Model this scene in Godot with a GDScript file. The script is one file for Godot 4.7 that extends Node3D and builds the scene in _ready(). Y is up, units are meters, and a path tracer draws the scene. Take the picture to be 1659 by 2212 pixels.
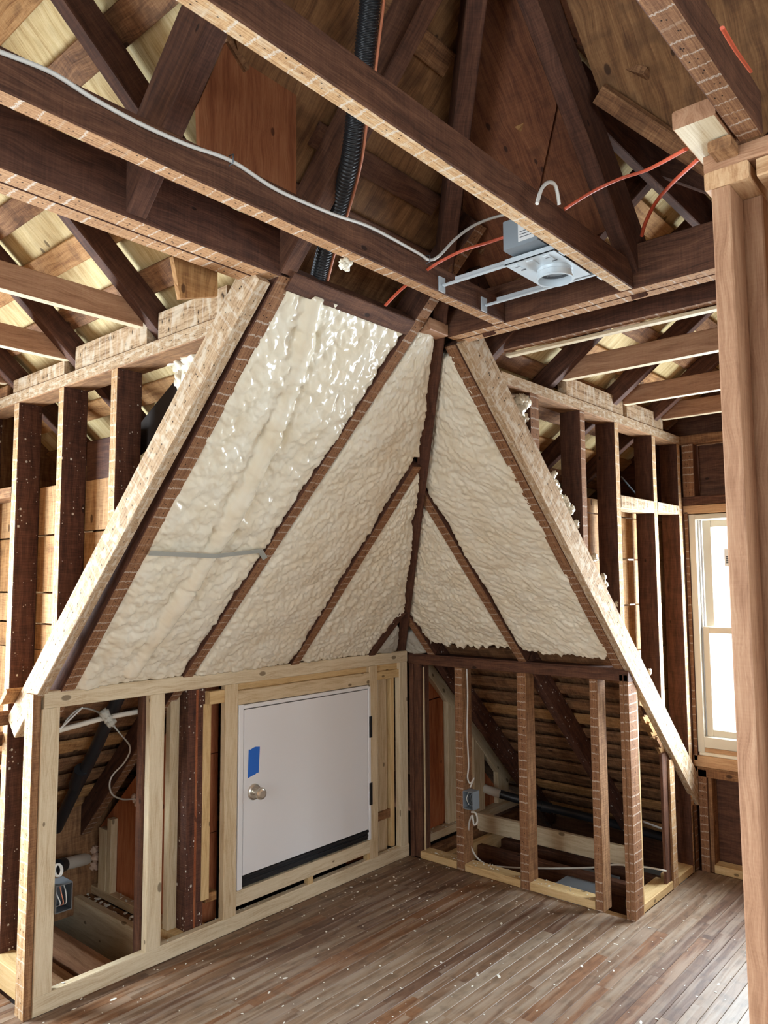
extends Node3D
# A stripped attic room: two knee walls meeting in a corner, foam-filled roof slopes, two dormers.
# x runs along the door wall, z along the other knee wall, origin at the foot of their corner.

const F := 1658.24
const CAM := Vector3(-3.636, 1.62, 2.976)
var cam_basis: Basis
var rng := RandomNumberGenerator.new()
var M := {}
var names := {}
var WIN_R := 18.0
var WIN_L := 24.0
var ADDED_WIN_C := 3.0  # strength of the added window light behind the camera
var ADDED_WIN_D := 4.8  # strength of the added window light in the end wall

# ---------------------------------------------------------------- helpers
func ray(px: float, py: float) -> Vector3:
	return cam_basis * Vector3(px - 829.5, -(py - 1106.0), -F)
func hit(px: float, py: float, n: Vector3, c: float) -> Vector3:
	var d := ray(px, py)
	return CAM + d * ((c - n.dot(CAM)) / n.dot(d))
func on_x(px: float, py: float, c: float) -> Vector3: return hit(px, py, Vector3(1, 0, 0), c)
func on_y(px: float, py: float, c: float) -> Vector3: return hit(px, py, Vector3(0, 1, 0), c)
func on_z(px: float, py: float, c: float) -> Vector3: return hit(px, py, Vector3(0, 0, 1), c)
func on_a(px: float, py: float, o := 0.0) -> Vector3: return hit(px, py, Vector3(0, 1, -.985), 1.19 + o)
func on_b(px: float, py: float, o := 0.0) -> Vector3: return hit(px, py, Vector3(.963, 1, 0), 1.18 + o)
func sa(x: float, z: float, o := 0.0) -> Vector3: return Vector3(x, 1.19 + .985 * z + o, z)
func sb(x: float, z: float, o := 0.0) -> Vector3: return Vector3(x, 1.18 - .963 * x + o, z)
var NA := Vector3(0, 1, -.985).normalized()
var NB := Vector3(.963, 1, 0).normalized()

func nm(parent: Node, called: String) -> String:
	var k := str(parent.get_instance_id()) + called
	var n: int = names.get(k, 0)
	names[k] = n + 1
	return called if n == 0 else "%s_%03d" % [called, n]
func add(parent: Node, called: String, mesh: Mesh) -> MeshInstance3D:
	var o := MeshInstance3D.new()
	o.name = nm(parent, called)
	o.mesh = mesh
	parent.add_child(o, true)
	return o
func thing(called: String, label: String, category: String, kind := "", group := "") -> Node3D:
	var o := Node3D.new()
	o.name = nm(self, called)
	add_child(o, true)
	tag(o, label, category, kind, group)
	return o
func tag(o: Node, label: String, category: String, kind := "", group := "") -> void:
	o.set_meta("label", label)
	o.set_meta("category", category)
	if kind: o.set_meta("kind", kind)
	if group: o.set_meta("group", group)

class Geo:
	var v := PackedVector3Array()
	var n := PackedVector3Array()
	var uv := PackedVector2Array()
	func tri(a: Vector3, b: Vector3, c: Vector3, nn: Vector3, ua: Vector2, ub: Vector2, uc: Vector2) -> void:
		if (b - a).cross(c - a).dot(nn) > 0.0:
			var t := b; b = c; c = t
			var tu := ub; ub = uc; uc = tu
		v.append(a); v.append(b); v.append(c)
		n.append(nn); n.append(nn); n.append(nn)
		uv.append(ua); uv.append(ub); uv.append(uc)
	func quad(a: Vector3, b: Vector3, c: Vector3, d: Vector3, nn: Vector3, ua: Vector2, ub: Vector2, uc: Vector2, ud: Vector2) -> void:
		tri(a, b, c, nn, ua, ub, uc)
		tri(a, c, d, nn, ua, uc, ud)
	func arrays() -> Array:
		var r := []
		r.resize(Mesh.ARRAY_MAX)
		r[Mesh.ARRAY_VERTEX] = v
		r[Mesh.ARRAY_NORMAL] = n
		r[Mesh.ARRAY_TEX_UV] = uv
		return r

# A length of timber: local x along it, y its height, z its width, long edges eased; faces in `marks` wear `mk`.
func timber(parent: Node, called: String, at: Vector3, bas: Basis, l: float, h: float, w: float, mat: Material, marks: Array = [], mk: Material = null, ch := 0.003) -> MeshInstance3D:
	var g := Geo.new()
	var gm := Geo.new()
	ch = minf(ch, minf(h, w) * .2)
	var hy := h * .5
	var hz := w * .5
	var hx := l * .5
	var pr := [Vector2(hy, -hz + ch), Vector2(hy, hz - ch), Vector2(hy - ch, hz), Vector2(-hy + ch, hz), Vector2(-hy, hz - ch), Vector2(-hy, -hz + ch), Vector2(-hy + ch, -hz), Vector2(hy - ch, -hz)]
	var u0 := rng.randf() * 7.0
	var v0 := rng.randf()
	var run := 0.0
	for i in 8:
		var p: Vector2 = pr[i]
		var q: Vector2 = pr[(i + 1) % 8]
		var dd := q - p
		var nn := Vector3(0, -dd.y, dd.x).normalized()
		if nn.dot(Vector3(0, p.x + q.x, p.y + q.y)) < 0: nn = -nn
		var wn := (bas * nn)
		var marked := false
		for mdir: Vector3 in marks:
			if wn.dot(mdir) > .85: marked = true
		var a := Vector3(-hx, p.x, p.y)
		var b := Vector3(hx, p.x, p.y)
		var c := Vector3(hx, q.x, q.y)
		var d := Vector3(-hx, q.x, q.y)
		if marked and i % 2 == 0:
			var s := 1.0 / 1.056
			gm.quad(a, b, c, d, nn, Vector2(u0, 0), Vector2(u0 + l * s, 0), Vector2(u0 + l * s, 1), Vector2(u0, 1))
		else:
			var va := v0 + run / .25
			var vb := v0 + (run + dd.length()) / .25
			g.quad(a, b, c, d, nn, Vector2(u0, va), Vector2(u0 + l, va), Vector2(u0 + l, vb), Vector2(u0, vb))
		run += dd.length()
	for s in [-1.0, 1.0]:
		for i in range(1, 7):
			var a := Vector3(s * hx, pr[0].x, pr[0].y)
			var b := Vector3(s * hx, pr[i].x, pr[i].y)
			var c := Vector3(s * hx, pr[i + 1].x, pr[i + 1].y)
			g.tri(a, b, c, Vector3(s, 0, 0), Vector2(a.y, a.z) * 4.0, Vector2(b.y, b.z) * 4.0, Vector2(c.y, c.z) * 4.0)
	var m := ArrayMesh.new()
	m.add_surface_from_arrays(Mesh.PRIMITIVE_TRIANGLES, g.arrays())
	m.surface_set_material(0, mat)
	if gm.v.size() > 0:
		m.add_surface_from_arrays(Mesh.PRIMITIVE_TRIANGLES, gm.arrays())
		m.surface_set_material(1, mk)
	var o := add(parent, called, m)
	o.transform = Transform3D(bas, at)
	return o
# axis-aligned timber between two corners, grain along axis 0, 1 or 2
func box(parent: Node, called: String, x0: float, x1: float, y0: float, y1: float, z0: float, z1: float, axis: int, mat: Material, marks: Array = [], mk: Material = null, ch := 0.003) -> MeshInstance3D:
	var c := Vector3(x0 + x1, y0 + y1, z0 + z1) * .5
	var s := Vector3(absf(x1 - x0), absf(y1 - y0), absf(z1 - z0))
	if axis == 0: return timber(parent, called, c, Basis(), s.x, s.y, s.z, mat, marks, mk, ch)
	if axis == 2: return timber(parent, called, c, Basis(Vector3(0, 0, 1), Vector3(0, 1, 0), Vector3(-1, 0, 0)), s.z, s.y, s.x, mat, marks, mk, ch)
	return timber(parent, called, c, Basis(Vector3(0, 1, 0), Vector3(0, 0, 1), Vector3(1, 0, 0)), s.y, s.z, s.x, mat, marks, mk, ch)
# sloping timber: a and b on the middle of its face, which looks against `up`; depth d goes along `up`
func slope(parent: Node, called: String, a: Vector3, b: Vector3, up: Vector3, w: float, d: float, mat: Material, marks: Array = [], mk: Material = null) -> MeshInstance3D:
	var l := (b - a).normalized()
	var h := (up - l * up.dot(l)).normalized()
	var bas := Basis(l, h, l.cross(h))
	return timber(parent, called, (a + b) * .5 + h * d * .5, bas, (b - a).length(), d, w, mat, marks, mk)
# a flat sheet with any outline
func panel(parent: Node, called: String, pts: Array, normal: Vector3, thick: float, mat: Material, scale := 1.0) -> MeshInstance3D:
	var g := Geo.new()
	var o: Vector3 = pts[0]
	var nn := normal.normalized()
	var ax := (Vector3.UP - nn * nn.y)
	if ax.length() < .1: ax = Vector3(1, 0, 0)
	ax = ax.normalized()
	var ay := nn.cross(ax)
	var p2 := PackedVector2Array()
	var off := Vector2(rng.randf(), rng.randf())
	for p: Vector3 in pts: p2.append(Vector2((p - o).dot(ax), (p - o).dot(ay)))
	var idx := Geometry2D.triangulate_polygon(p2)
	var q := func(i: int, t: float) -> Vector3: return o + ax * p2[i].x + ay * p2[i].y + nn * t
	var uvf := func(i: int) -> Vector2: return off + Vector2(p2[i].x * scale, p2[i].y * 4.0 * scale)
	for i in range(0, idx.size(), 3):
		var a := idx[i]
		var b := idx[i + 1]
		var c := idx[i + 2]
		g.tri(q.call(a, 0.0), q.call(b, 0.0), q.call(c, 0.0), -nn, uvf.call(a), uvf.call(b), uvf.call(c))
		g.tri(q.call(a, thick), q.call(b, thick), q.call(c, thick), nn, uvf.call(a), uvf.call(b), uvf.call(c))
	var cen := Vector3.ZERO
	for i in p2.size(): cen += q.call(i, 0.0)
	cen /= p2.size()
	for i in p2.size():
		var j := (i + 1) % p2.size()
		var e: Vector3 = q.call(j, 0.0) - q.call(i, 0.0)
		var side := e.cross(nn).normalized()
		if side.dot(q.call(i, 0.0) - cen) < 0: side = -side
		g.quad(q.call(i, 0.0), q.call(j, 0.0), q.call(j, thick), q.call(i, thick), side, uvf.call(i), uvf.call(j), uvf.call(j) + Vector2(.02, .02), uvf.call(i) + Vector2(.02, .02))
	var m := ArrayMesh.new()
	m.add_surface_from_arrays(Mesh.PRIMITIVE_TRIANGLES, g.arrays())
	m.surface_set_material(0, mat)
	return add(parent, called, m)
func curve(pts: Array, steps := 6) -> Array:
	var out := []
	for i in pts.size() - 1:
		var p0: Vector3 = pts[maxi(i - 1, 0)]
		var p1: Vector3 = pts[i]
		var p2: Vector3 = pts[i + 1]
		var p3: Vector3 = pts[mini(i + 2, pts.size() - 1)]
		for k in steps: out.append(p1.cubic_interpolate(p2, p0, p3, float(k) / steps))
	out.append(pts[-1])
	return out
func tube_mesh(pts: Array, rad: Callable, mat: Material, seg := 10, flat := 1.0) -> ArrayMesh:
	var st := SurfaceTool.new()
	st.begin(Mesh.PRIMITIVE_TRIANGLES)
	var up := Vector3(0.13, 1, 0.21).normalized()
	var rings := []
	for i in pts.size():
		var d: Vector3 = (pts[mini(i + 1, pts.size() - 1)] - pts[maxi(i - 1, 0)]).normalized()
		var s := d.cross(up)
		if s.length() < .05: s = d.cross(Vector3(1, 0, 0))
		s = s.normalized()
		up = s.cross(d).normalized()
		var ring := []
		for k in seg:
			var a := TAU * k / seg
			var nn := s * cos(a) + up * sin(a) * flat
			var ds: float = (pts[mini(i + 1, pts.size() - 1)] - pts[maxi(i - 1, 0)]).length()
			var dr: float = rad.call(mini(i + 1, pts.size() - 1)) - rad.call(maxi(i - 1, 0))
			ring.append([pts[i] + nn * rad.call(i), ((s * cos(a) + up * sin(a)).normalized() - d * dr / maxf(ds, .0001)).normalized(), Vector2(float(i) * .3, float(k) / seg)])
		rings.append(ring)
	var put := func(e: Array) -> void:
		st.set_normal(e[1]); st.set_uv(e[2]); st.add_vertex(e[0])
	for i in rings.size() - 1:
		for k in seg:
			var k2 := (k + 1) % seg
			var a = rings[i][k]; var b = rings[i + 1][k]; var c = rings[i + 1][k2]; var d = rings[i][k2]
			for e in [a, c, b, a, d, c]: put.call(e)
	for e in [[0, -1.0], [rings.size() - 1, 1.0]]:
		var r: Array = rings[e[0]]
		var cdir: Vector3 = (pts[1] - pts[0]).normalized() * -1.0 if e[0] == 0 else (pts[-1] - pts[-2]).normalized()
		for k in seg - 2:
			var tri := [r[0][0], r[k + 1][0], r[k + 2][0]] if e[1] > 0 else [r[0][0], r[k + 2][0], r[k + 1][0]]
			for p in tri:
				st.set_normal(cdir); st.set_uv(Vector2.ZERO); st.add_vertex(p)
	st.set_material(mat)
	return st.commit()
func tube(parent: Node, called: String, pts: Array, r: float, mat: Material, seg := 10, flat := 1.0) -> MeshInstance3D:
	return add(parent, called, tube_mesh(pts, func(_i): return r, mat, seg, flat))
# lathe: profile of (radius, along) about axis dir from origin
func lathe(parent: Node, called: String, at: Vector3, dir: Vector3, prof: Array, mat: Material, seg := 28) -> MeshInstance3D:
	var st := SurfaceTool.new()
	st.begin(Mesh.PRIMITIVE_TRIANGLES)
	var s := dir.cross(Vector3(0.1, 1, 0.3)).normalized()
	var u := s.cross(dir).normalized()
	var P := func(i: int, k: int) -> Vector3:
		var a := TAU * k / seg
		return at + dir * prof[i].y + (s * cos(a) + u * sin(a)) * prof[i].x
	for i in prof.size() - 1:
		var dp: Vector2 = prof[i + 1] - prof[i]
		for k in seg:
			var am := TAU * k / seg
			var bm := TAU * (k + 1) / seg
			var na: Vector3 = ((s * cos(am) + u * sin(am)) * dp.y - dir * dp.x).normalized()
			var nb: Vector3 = ((s * cos(bm) + u * sin(bm)) * dp.y - dir * dp.x).normalized()
			for e in [[i, k, na], [i + 1, k + 1, nb], [i + 1, k, na], [i, k, na], [i, k + 1, nb], [i + 1, k + 1, nb]]:
				st.set_normal(e[2]); st.set_uv(Vector2(float(e[1]) / seg, e[0])); st.add_vertex(P.call(e[0], e[1]))
	st.set_material(mat)
	return add(parent, called, st.commit())

# ---------------------------------------------------------------- materials
func noise(seed_: int, fr: float, oct := 3) -> FastNoiseLite:
	var n := FastNoiseLite.new()
	n.seed = seed_
	n.noise_type = FastNoiseLite.TYPE_SIMPLEX_SMOOTH
	n.frequency = fr
	n.fractal_octaves = oct
	return n
# sawn wood: 1 m x 0.25 m, grain along u; saw = rough-saw lines across, knots = how many
func wood_image(base: Color, dark: Color, light: Color, seed_: int, saw: float, knots: int, stain := 0.0, w := 512, h := 192) -> Image:
	var a := noise(seed_, 1.0, 4)
	var b := noise(seed_ + 7, 1.0, 2)
	var r := RandomNumberGenerator.new()
	r.seed = seed_
	var kn := []
	for i in knots: kn.append([r.randf(), r.randf() * .25, r.randf_range(.004, .012)])
	var data := PackedByteArray()
	data.resize(w * h * 3)
	for y in h:
		var vy := float(y) / h * .25
		var va := TAU * y / h
		for x in w:
			var u := float(x) / w
			var an := TAU * u
			var cx := cos(an)
			var sx := sin(an)
			var warp := b.get_noise_3d(cx * .8, sx * .8, vy * 9.0) * .012
			var kd := 0.0
			for k in kn:
				var dx := absf(u - k[0])
				dx = minf(dx, 1.0 - dx) * .55
				var dy: float = vy - k[1]
				var rr := sqrt(dx * dx + dy * dy)
				warp += signf(dy) * k[2] * 1.2 * exp(-rr / (k[2] * 2.5))
				if rr < k[2] * 1.15: kd = maxf(kd, clampf((k[2] * 1.15 - rr) / (k[2] * .3), 0, 1))
			var yy := vy - warp
			var grain := a.get_noise_3d(cx * 1.3, sx * 1.3, yy * 260.0)
			var broad := a.get_noise_3d(cx * .6 + 9.0, sx * .6, yy * 38.0)
			var fine := b.get_noise_3d(cx * 5.0, sx * 5.0 + 4.0, yy * 900.0)
			var t := .5 + grain * .38 + broad * .45 + fine * .12
			if saw > 0.0: t += saw * a.get_noise_3d(cx * 38.0, sx * 38.0, vy * 9.0 + 5.0) * .6
			t = clampf(t, 0, 1)
			var c := dark.lerp(base, t * 2.0) if t < .5 else base.lerp(light, t * 2.0 - 1.0)
			if stain > 0.0:
				var sn := b.get_noise_3d(cx * 2.2 + 20.0, sx * 2.2, cos(va) * .9 + 3.0 + sin(va) * .7)
				c = c.lerp(dark.darkened(.3), clampf(sn * 1.6, 0, 1) * stain)
			c = c.lerp(dark.darkened(.35), kd * .8)
			var i := (y * w + x) * 3
			data[i] = int(clampf(c.r, 0, 1) * 255)
			data[i + 1] = int(clampf(c.g, 0, 1) * 255)
			data[i + 2] = int(clampf(c.b, 0, 1) * 255)
	return Image.create_from_data(w, h, false, Image.FORMAT_RGB8, data)
func tex(img: Image) -> ImageTexture:
	img.generate_mipmaps()
	return ImageTexture.create_from_image(img)
func bump(img: Image, k: float) -> ImageTexture:
	var g: Image = img.duplicate()
	g.clear_mipmaps()
	g.convert(Image.FORMAT_RGBA8)
	g.bump_map_to_normal_map(k)
	return tex(g)
func wood(base: Color, dark: Color, light: Color, seed_: int, saw: float, knots: int, rough := .78, stain := 0.0, b := 3.0) -> StandardMaterial3D:
	var im := wood_image(base, dark, light, seed_, saw, knots, stain)
	var m := StandardMaterial3D.new()
	if b > 0.0:
		m.normal_enabled = true
		m.normal_texture = bump(im, b)
	m.albedo_texture = tex(im)
	m.roughness = rough
	m.metallic_specular = .35
	return m
# timber face that carried lath and plaster: pale plaster lines every 44 mm, nail holes between them
func lath(base: Color, dark: Color, light: Color, seed_: int, strength: float, chalk := 0.0) -> StandardMaterial3D:
	var w := 1024
	var h := 64
	var im := wood_image(base, dark, light, seed_, .4, 1, 0.0, w, h)
	var n := noise(seed_ + 3, .09, 3)
	var n2 := noise(seed_ + 4, .016, 2)
	var r := RandomNumberGenerator.new()
	r.seed = seed_ + 50
	for i in 24:
		var cx := (i + .5) / 24.0 * w + r.randf_range(-3, 3)
		var tilt := r.randf_range(-.06, .06)
		var wd := r.randf_range(2.0, 4.6)
		var pw := strength * (1.0 if r.randf() > .2 else .35)
		for y in h:
			for x in range(int(cx) - 12, int(cx) + 13):
				var xx := posmod(x, w)
				var d := absf(x - cx - (y - 32) * tilt + n.get_noise_2d(i * 90.0, y) * 4.0)
				var k := clampf((wd - d) / 1.6, 0, 1) * pw * clampf(.75 + n.get_noise_2d(x * 3.0, y * 3.0 + i * 40.0) * 1.3, 0, 1)
				if k > 0.0:
					var c := im.get_pixel(xx, y)
					im.set_pixel(xx, y, c.lerp(Color(.80, .77, .73), k))
		for j in 2:
			if r.randf() < .75:
				var hx := posmod(int(cx + 21 + r.randf_range(-5, 5)), w)
				var hy := int(r.randf_range(12, 52))
				for yy in range(-2, 3):
					for xx in range(-2, 3):
						if xx * xx + yy * yy < 5: im.set_pixel(posmod(hx + xx, w), clampi(hy + yy, 0, h - 1), dark.darkened(.6))
	if chalk > 0.0:
		for y in h:
			for x in w:
				var k := clampf(n2.get_noise_2d(x, y * 2.0) * 2.2 + n.get_noise_2d(x, y) * .6, 0, 1) * chalk
				if k > 0.0: im.set_pixel(x, y, im.get_pixel(x, y).lerp(Color(.83, .79, .72), k))
	var m := StandardMaterial3D.new()
	m.normal_enabled = true
	m.normal_texture = bump(im, 2.0)
	m.albedo_texture = tex(im)
	m.roughness = .85
	m.metallic_specular = .3
	return m
func plain(c: Color, rough := .6, metal := 0.0, spec := .5) -> StandardMaterial3D:
	var m := StandardMaterial3D.new()
	m.albedo_color = c
	m.roughness = rough
	m.metallic = metal
	m.metallic_specular = spec
	return m
func make_materials() -> void:
	M.old = wood(Color8(94, 62, 46), Color8(64, 41, 31), Color8(122, 85, 63), 11, .35, 2, .8, .15)
	M.old2 = wood(Color8(84, 54, 41), Color8(56, 35, 28), Color8(108, 74, 56), 12, .4, 2, .8, .2)
	M.oldtan = wood(Color8(140, 101, 68), Color8(100, 68, 45), Color8(170, 130, 92), 13, .6, 2, .8, .2)
	M.oldspeck = M.old2.duplicate()
	var spk := wood_image(Color8(86, 54, 41), Color8(56, 34, 28), Color8(110, 74, 56), 15, .7, 1, .2)
	var sr := RandomNumberGenerator.new()
	sr.seed = 5
	for i in 130:
		var cx := sr.randi() % spk.get_width()
		var cy := sr.randi() % spk.get_height()
		var rad := sr.randf_range(.5, 1.5) if i > 12 else sr.randf_range(1.5, 3.2)
		for yy in range(-3, 4):
			for xx in range(-3, 4):
				if Vector2(xx, yy * .7).length() < rad: spk.set_pixel(posmod(cx + xx, spk.get_width()), posmod(cy + yy, spk.get_height()), Color8(206, 200, 188))
	M.oldspeck.albedo_texture = tex(spk)
	M.lath1 = lath(Color8(168, 126, 88), Color8(118, 82, 56), Color8(196, 156, 114), 21, .95)
	M.lath2 = lath(Color8(132, 95, 68), Color8(98, 64, 44), Color8(166, 122, 86), 22, .8)
	M.lath3 = lath(Color8(186, 148, 106), Color8(140, 102, 68), Color8(210, 176, 132), 23, .9, .35)
	M.chalky = lath(Color8(176, 148, 116), Color8(124, 96, 70), Color8(200, 176, 146), 24, .55, .6)
	M.new = wood(Color8(208, 190, 158), Color8(180, 154, 120), Color8(222, 207, 178), 31, .15, 3, .62, 0, 1.0)
	M.new2 = wood(Color8(203, 181, 146), Color8(174, 146, 108), Color8(217, 199, 168), 32, .15, 3, .62, 0, 1.0)
	M.newy = wood(Color8(204, 172, 122), Color8(176, 140, 92), Color8(220, 192, 146), 33, .15, 2, .65, 0, 1.0)
	M.fir = wood(Color8(168, 126, 96), Color8(134, 94, 68), Color8(190, 152, 120), 34, .15, 0, .6, 0, 1.0)
	M.firlt = wood(Color8(196, 156, 116), Color8(160, 116, 80), Color8(214, 180, 142), 35, .15, 1, .6, 0, 1.0)
	M.ply = wood(Color8(176, 104, 66), Color8(138, 72, 44), Color8(196, 132, 90), 41, 0, 3, .55, 0, .6)
	M.plyu = wood(Color8(150, 94, 62), Color8(116, 66, 42), Color8(172, 118, 82), 48, 0, 3, .6, 0, .6)  # darker copy of the orange ply; low light is put into its colour
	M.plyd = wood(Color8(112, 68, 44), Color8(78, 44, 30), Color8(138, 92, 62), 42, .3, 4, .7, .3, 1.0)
	M.plym = wood(Color8(124, 88, 56), Color8(86, 56, 36), Color8(150, 112, 76), 47, .2, 4, .75, .35, 1.0)  # attic roof ply kept darker: the poor light there is in the colour
	M.plyp = wood(Color8(206, 182, 132), Color8(164, 132, 84), Color8(224, 206, 162), 43, .1, 5, .75, .12, 1.0)
	M.slat = wood(Color8(132, 94, 64), Color8(88, 58, 40), Color8(164, 124, 88), 44, .6, 2, .8, .4)
	M.slatl = wood(Color8(168, 124, 78), Color8(120, 80, 48), Color8(190, 148, 100), 45, .6, 2, .8, .3)
	M.slatl2 = wood(Color8(182, 140, 96), Color8(134, 94, 60), Color8(204, 166, 118), 46, .6, 2, .8, .2)
	M.felt = plain(Color8(54, 48, 45), .95, 0, .2)
	M.dust = plain(Color8(96, 94, 92), .95)
	M.doorw = plain(Color8(224, 222, 220), .2)
	M.white = plain(Color8(226, 224, 222), .32)
	M.whitep = plain(Color8(222, 218, 206), .45)
	M.vinyl = plain(Color8(214, 208, 190), .4)
	M.black = plain(Color8(20, 21, 24), .35)
	M.pipe = plain(Color8(34, 35, 38), .38)
	M.tape = plain(Color8(24, 98, 190), .6)
	M.nickel = plain(Color8(214, 208, 196), .28, .9)
	M.steel = plain(Color8(206, 216, 222), .42, .35)
	M.steeld = plain(Color8(118, 122, 126), .45, .8)
	M.grey = plain(Color8(130, 138, 144), .5)
	M.cable = plain(Color8(206, 202, 194), .45)
	M.orange = plain(Color8(196, 84, 54), .5)
	M.copper = plain(Color8(206, 130, 96), .45)
	M.paper = plain(Color8(214, 214, 212), .7)
	M.ink = plain(Color8(70, 74, 78), .8)
	M.green = plain(Color8(34, 84, 58), .6)
	M.pvc = plain(Color8(206, 198, 184), .5)
	M.pink = plain(Color8(200, 168, 146), .7)
	M.band = plain(Color8(170, 172, 164), .5, .2)
	# foam
	var fn := noise(60, .02, 4)
	var fi := Image.create(256, 256, false, Image.FORMAT_RGB8)
	for y in 256:
		for x in 256:
			var t := fn.get_noise_2d(x, y)
			fi.set_pixel(x, y, Color8(235, 229, 211).lerp(Color8(226, 214, 188), clampf(.45 + t * 1.1, 0, 1)))
	M.foam = plain(Color.WHITE, .42, 0, .5)
	M.foam.albedo_texture = tex(fi)
	M.foam.uv1_triplanar = true
	M.foam.uv1_scale = Vector3(1.3, 1.3, 1.3)
	M.foamg = M.foam.duplicate()
	M.foamg.roughness = .2
	M.overspray = plain(Color8(178, 174, 162), .8)
	# floor boards: worn varnish, grey traffic wear, paint specks
	M.floor = []
	var tones := [[Color8(104, 76, 58), Color8(78, 55, 43)], [Color8(118, 90, 68), Color8(92, 68, 51)], [Color8(132, 107, 84), Color8(106, 83, 65)], [Color8(142, 122, 101), Color8(116, 97, 79)], [Color8(124, 86, 58), Color8(94, 62, 42)], [Color8(150, 134, 115), Color8(122, 106, 90)]]
	for i in tones.size():
		var im := wood_image(tones[i][0], tones[i][1], tones[i][0].lightened(.12), 70 + i, 0.0, 0, .35)
		var pn := noise(90 + i, .03, 3)
		var r := RandomNumberGenerator.new()
		r.seed = 200 + i
		for y in im.get_height():
			for x in im.get_width():
				var k := clampf(pn.get_noise_2d(x * .09, y * .9) * 1.1 + .12, 0, .5)
				if k > 0: im.set_pixel(x, y, im.get_pixel(x, y).lerp(Color8(164, 150, 134), k))
		for s in 9:
			var cx := r.randi() % im.get_width()
			var cy := r.randi() % im.get_height()
			var rad := r.randf_range(.5, 1.7)
			for yy in range(-3, 4):
				for xx in range(-5, 6):
					if Vector2(xx * .6, yy).length() < rad: im.set_pixel(posmod(cx + xx, im.get_width()), posmod(cy + yy, im.get_height()), Color8(206, 204, 198))
		var m := StandardMaterial3D.new()
		m.normal_enabled = true
		m.normal_texture = bump(im, 1.2)
		m.albedo_texture = tex(im)
		m.roughness = .46
		m.metallic_specular = .45
		M.floor.append(m)
	# glass
	M.glass = StandardMaterial3D.new()
	M.glass.albedo_color = Color(1, 1, 1, .06)
	M.glass.transparency = BaseMaterial3D.TRANSPARENCY_ALPHA
	M.glass.roughness = .02

# a lump of set foam
func lump(parent: Node, called: String, at: Vector3, size: Vector3, mat: Material, seed_: int) -> MeshInstance3D:
	var st := SurfaceTool.new()
	st.begin(Mesh.PRIMITIVE_TRIANGLES)
	st.set_smooth_group(0)
	var n := noise(seed_, 1.1, 3)
	var seg := 18
	var ring := 11
	for j in ring + 1:
		for i in seg + 1:
			var th := PI * j / ring
			var ph := TAU * (i % seg) / seg
			var d := Vector3(sin(th) * cos(ph), cos(th), sin(th) * sin(ph))
			st.set_uv(Vector2(float(i) / seg, float(j) / ring))
			st.add_vertex(d * size * (1.0 + n.get_noise_3dv(d * 1.6) * .75))
	for j in ring:
		for i in seg:
			var a := j * (seg + 1) + i
			for k in [a, a + 1, a + seg + 1, a + 1, a + seg + 2, a + seg + 1]: st.add_index(k)
	st.generate_normals()
	st.set_material(mat)
	var o := add(parent, called, st.commit())
	o.position = at
	return o
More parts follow.
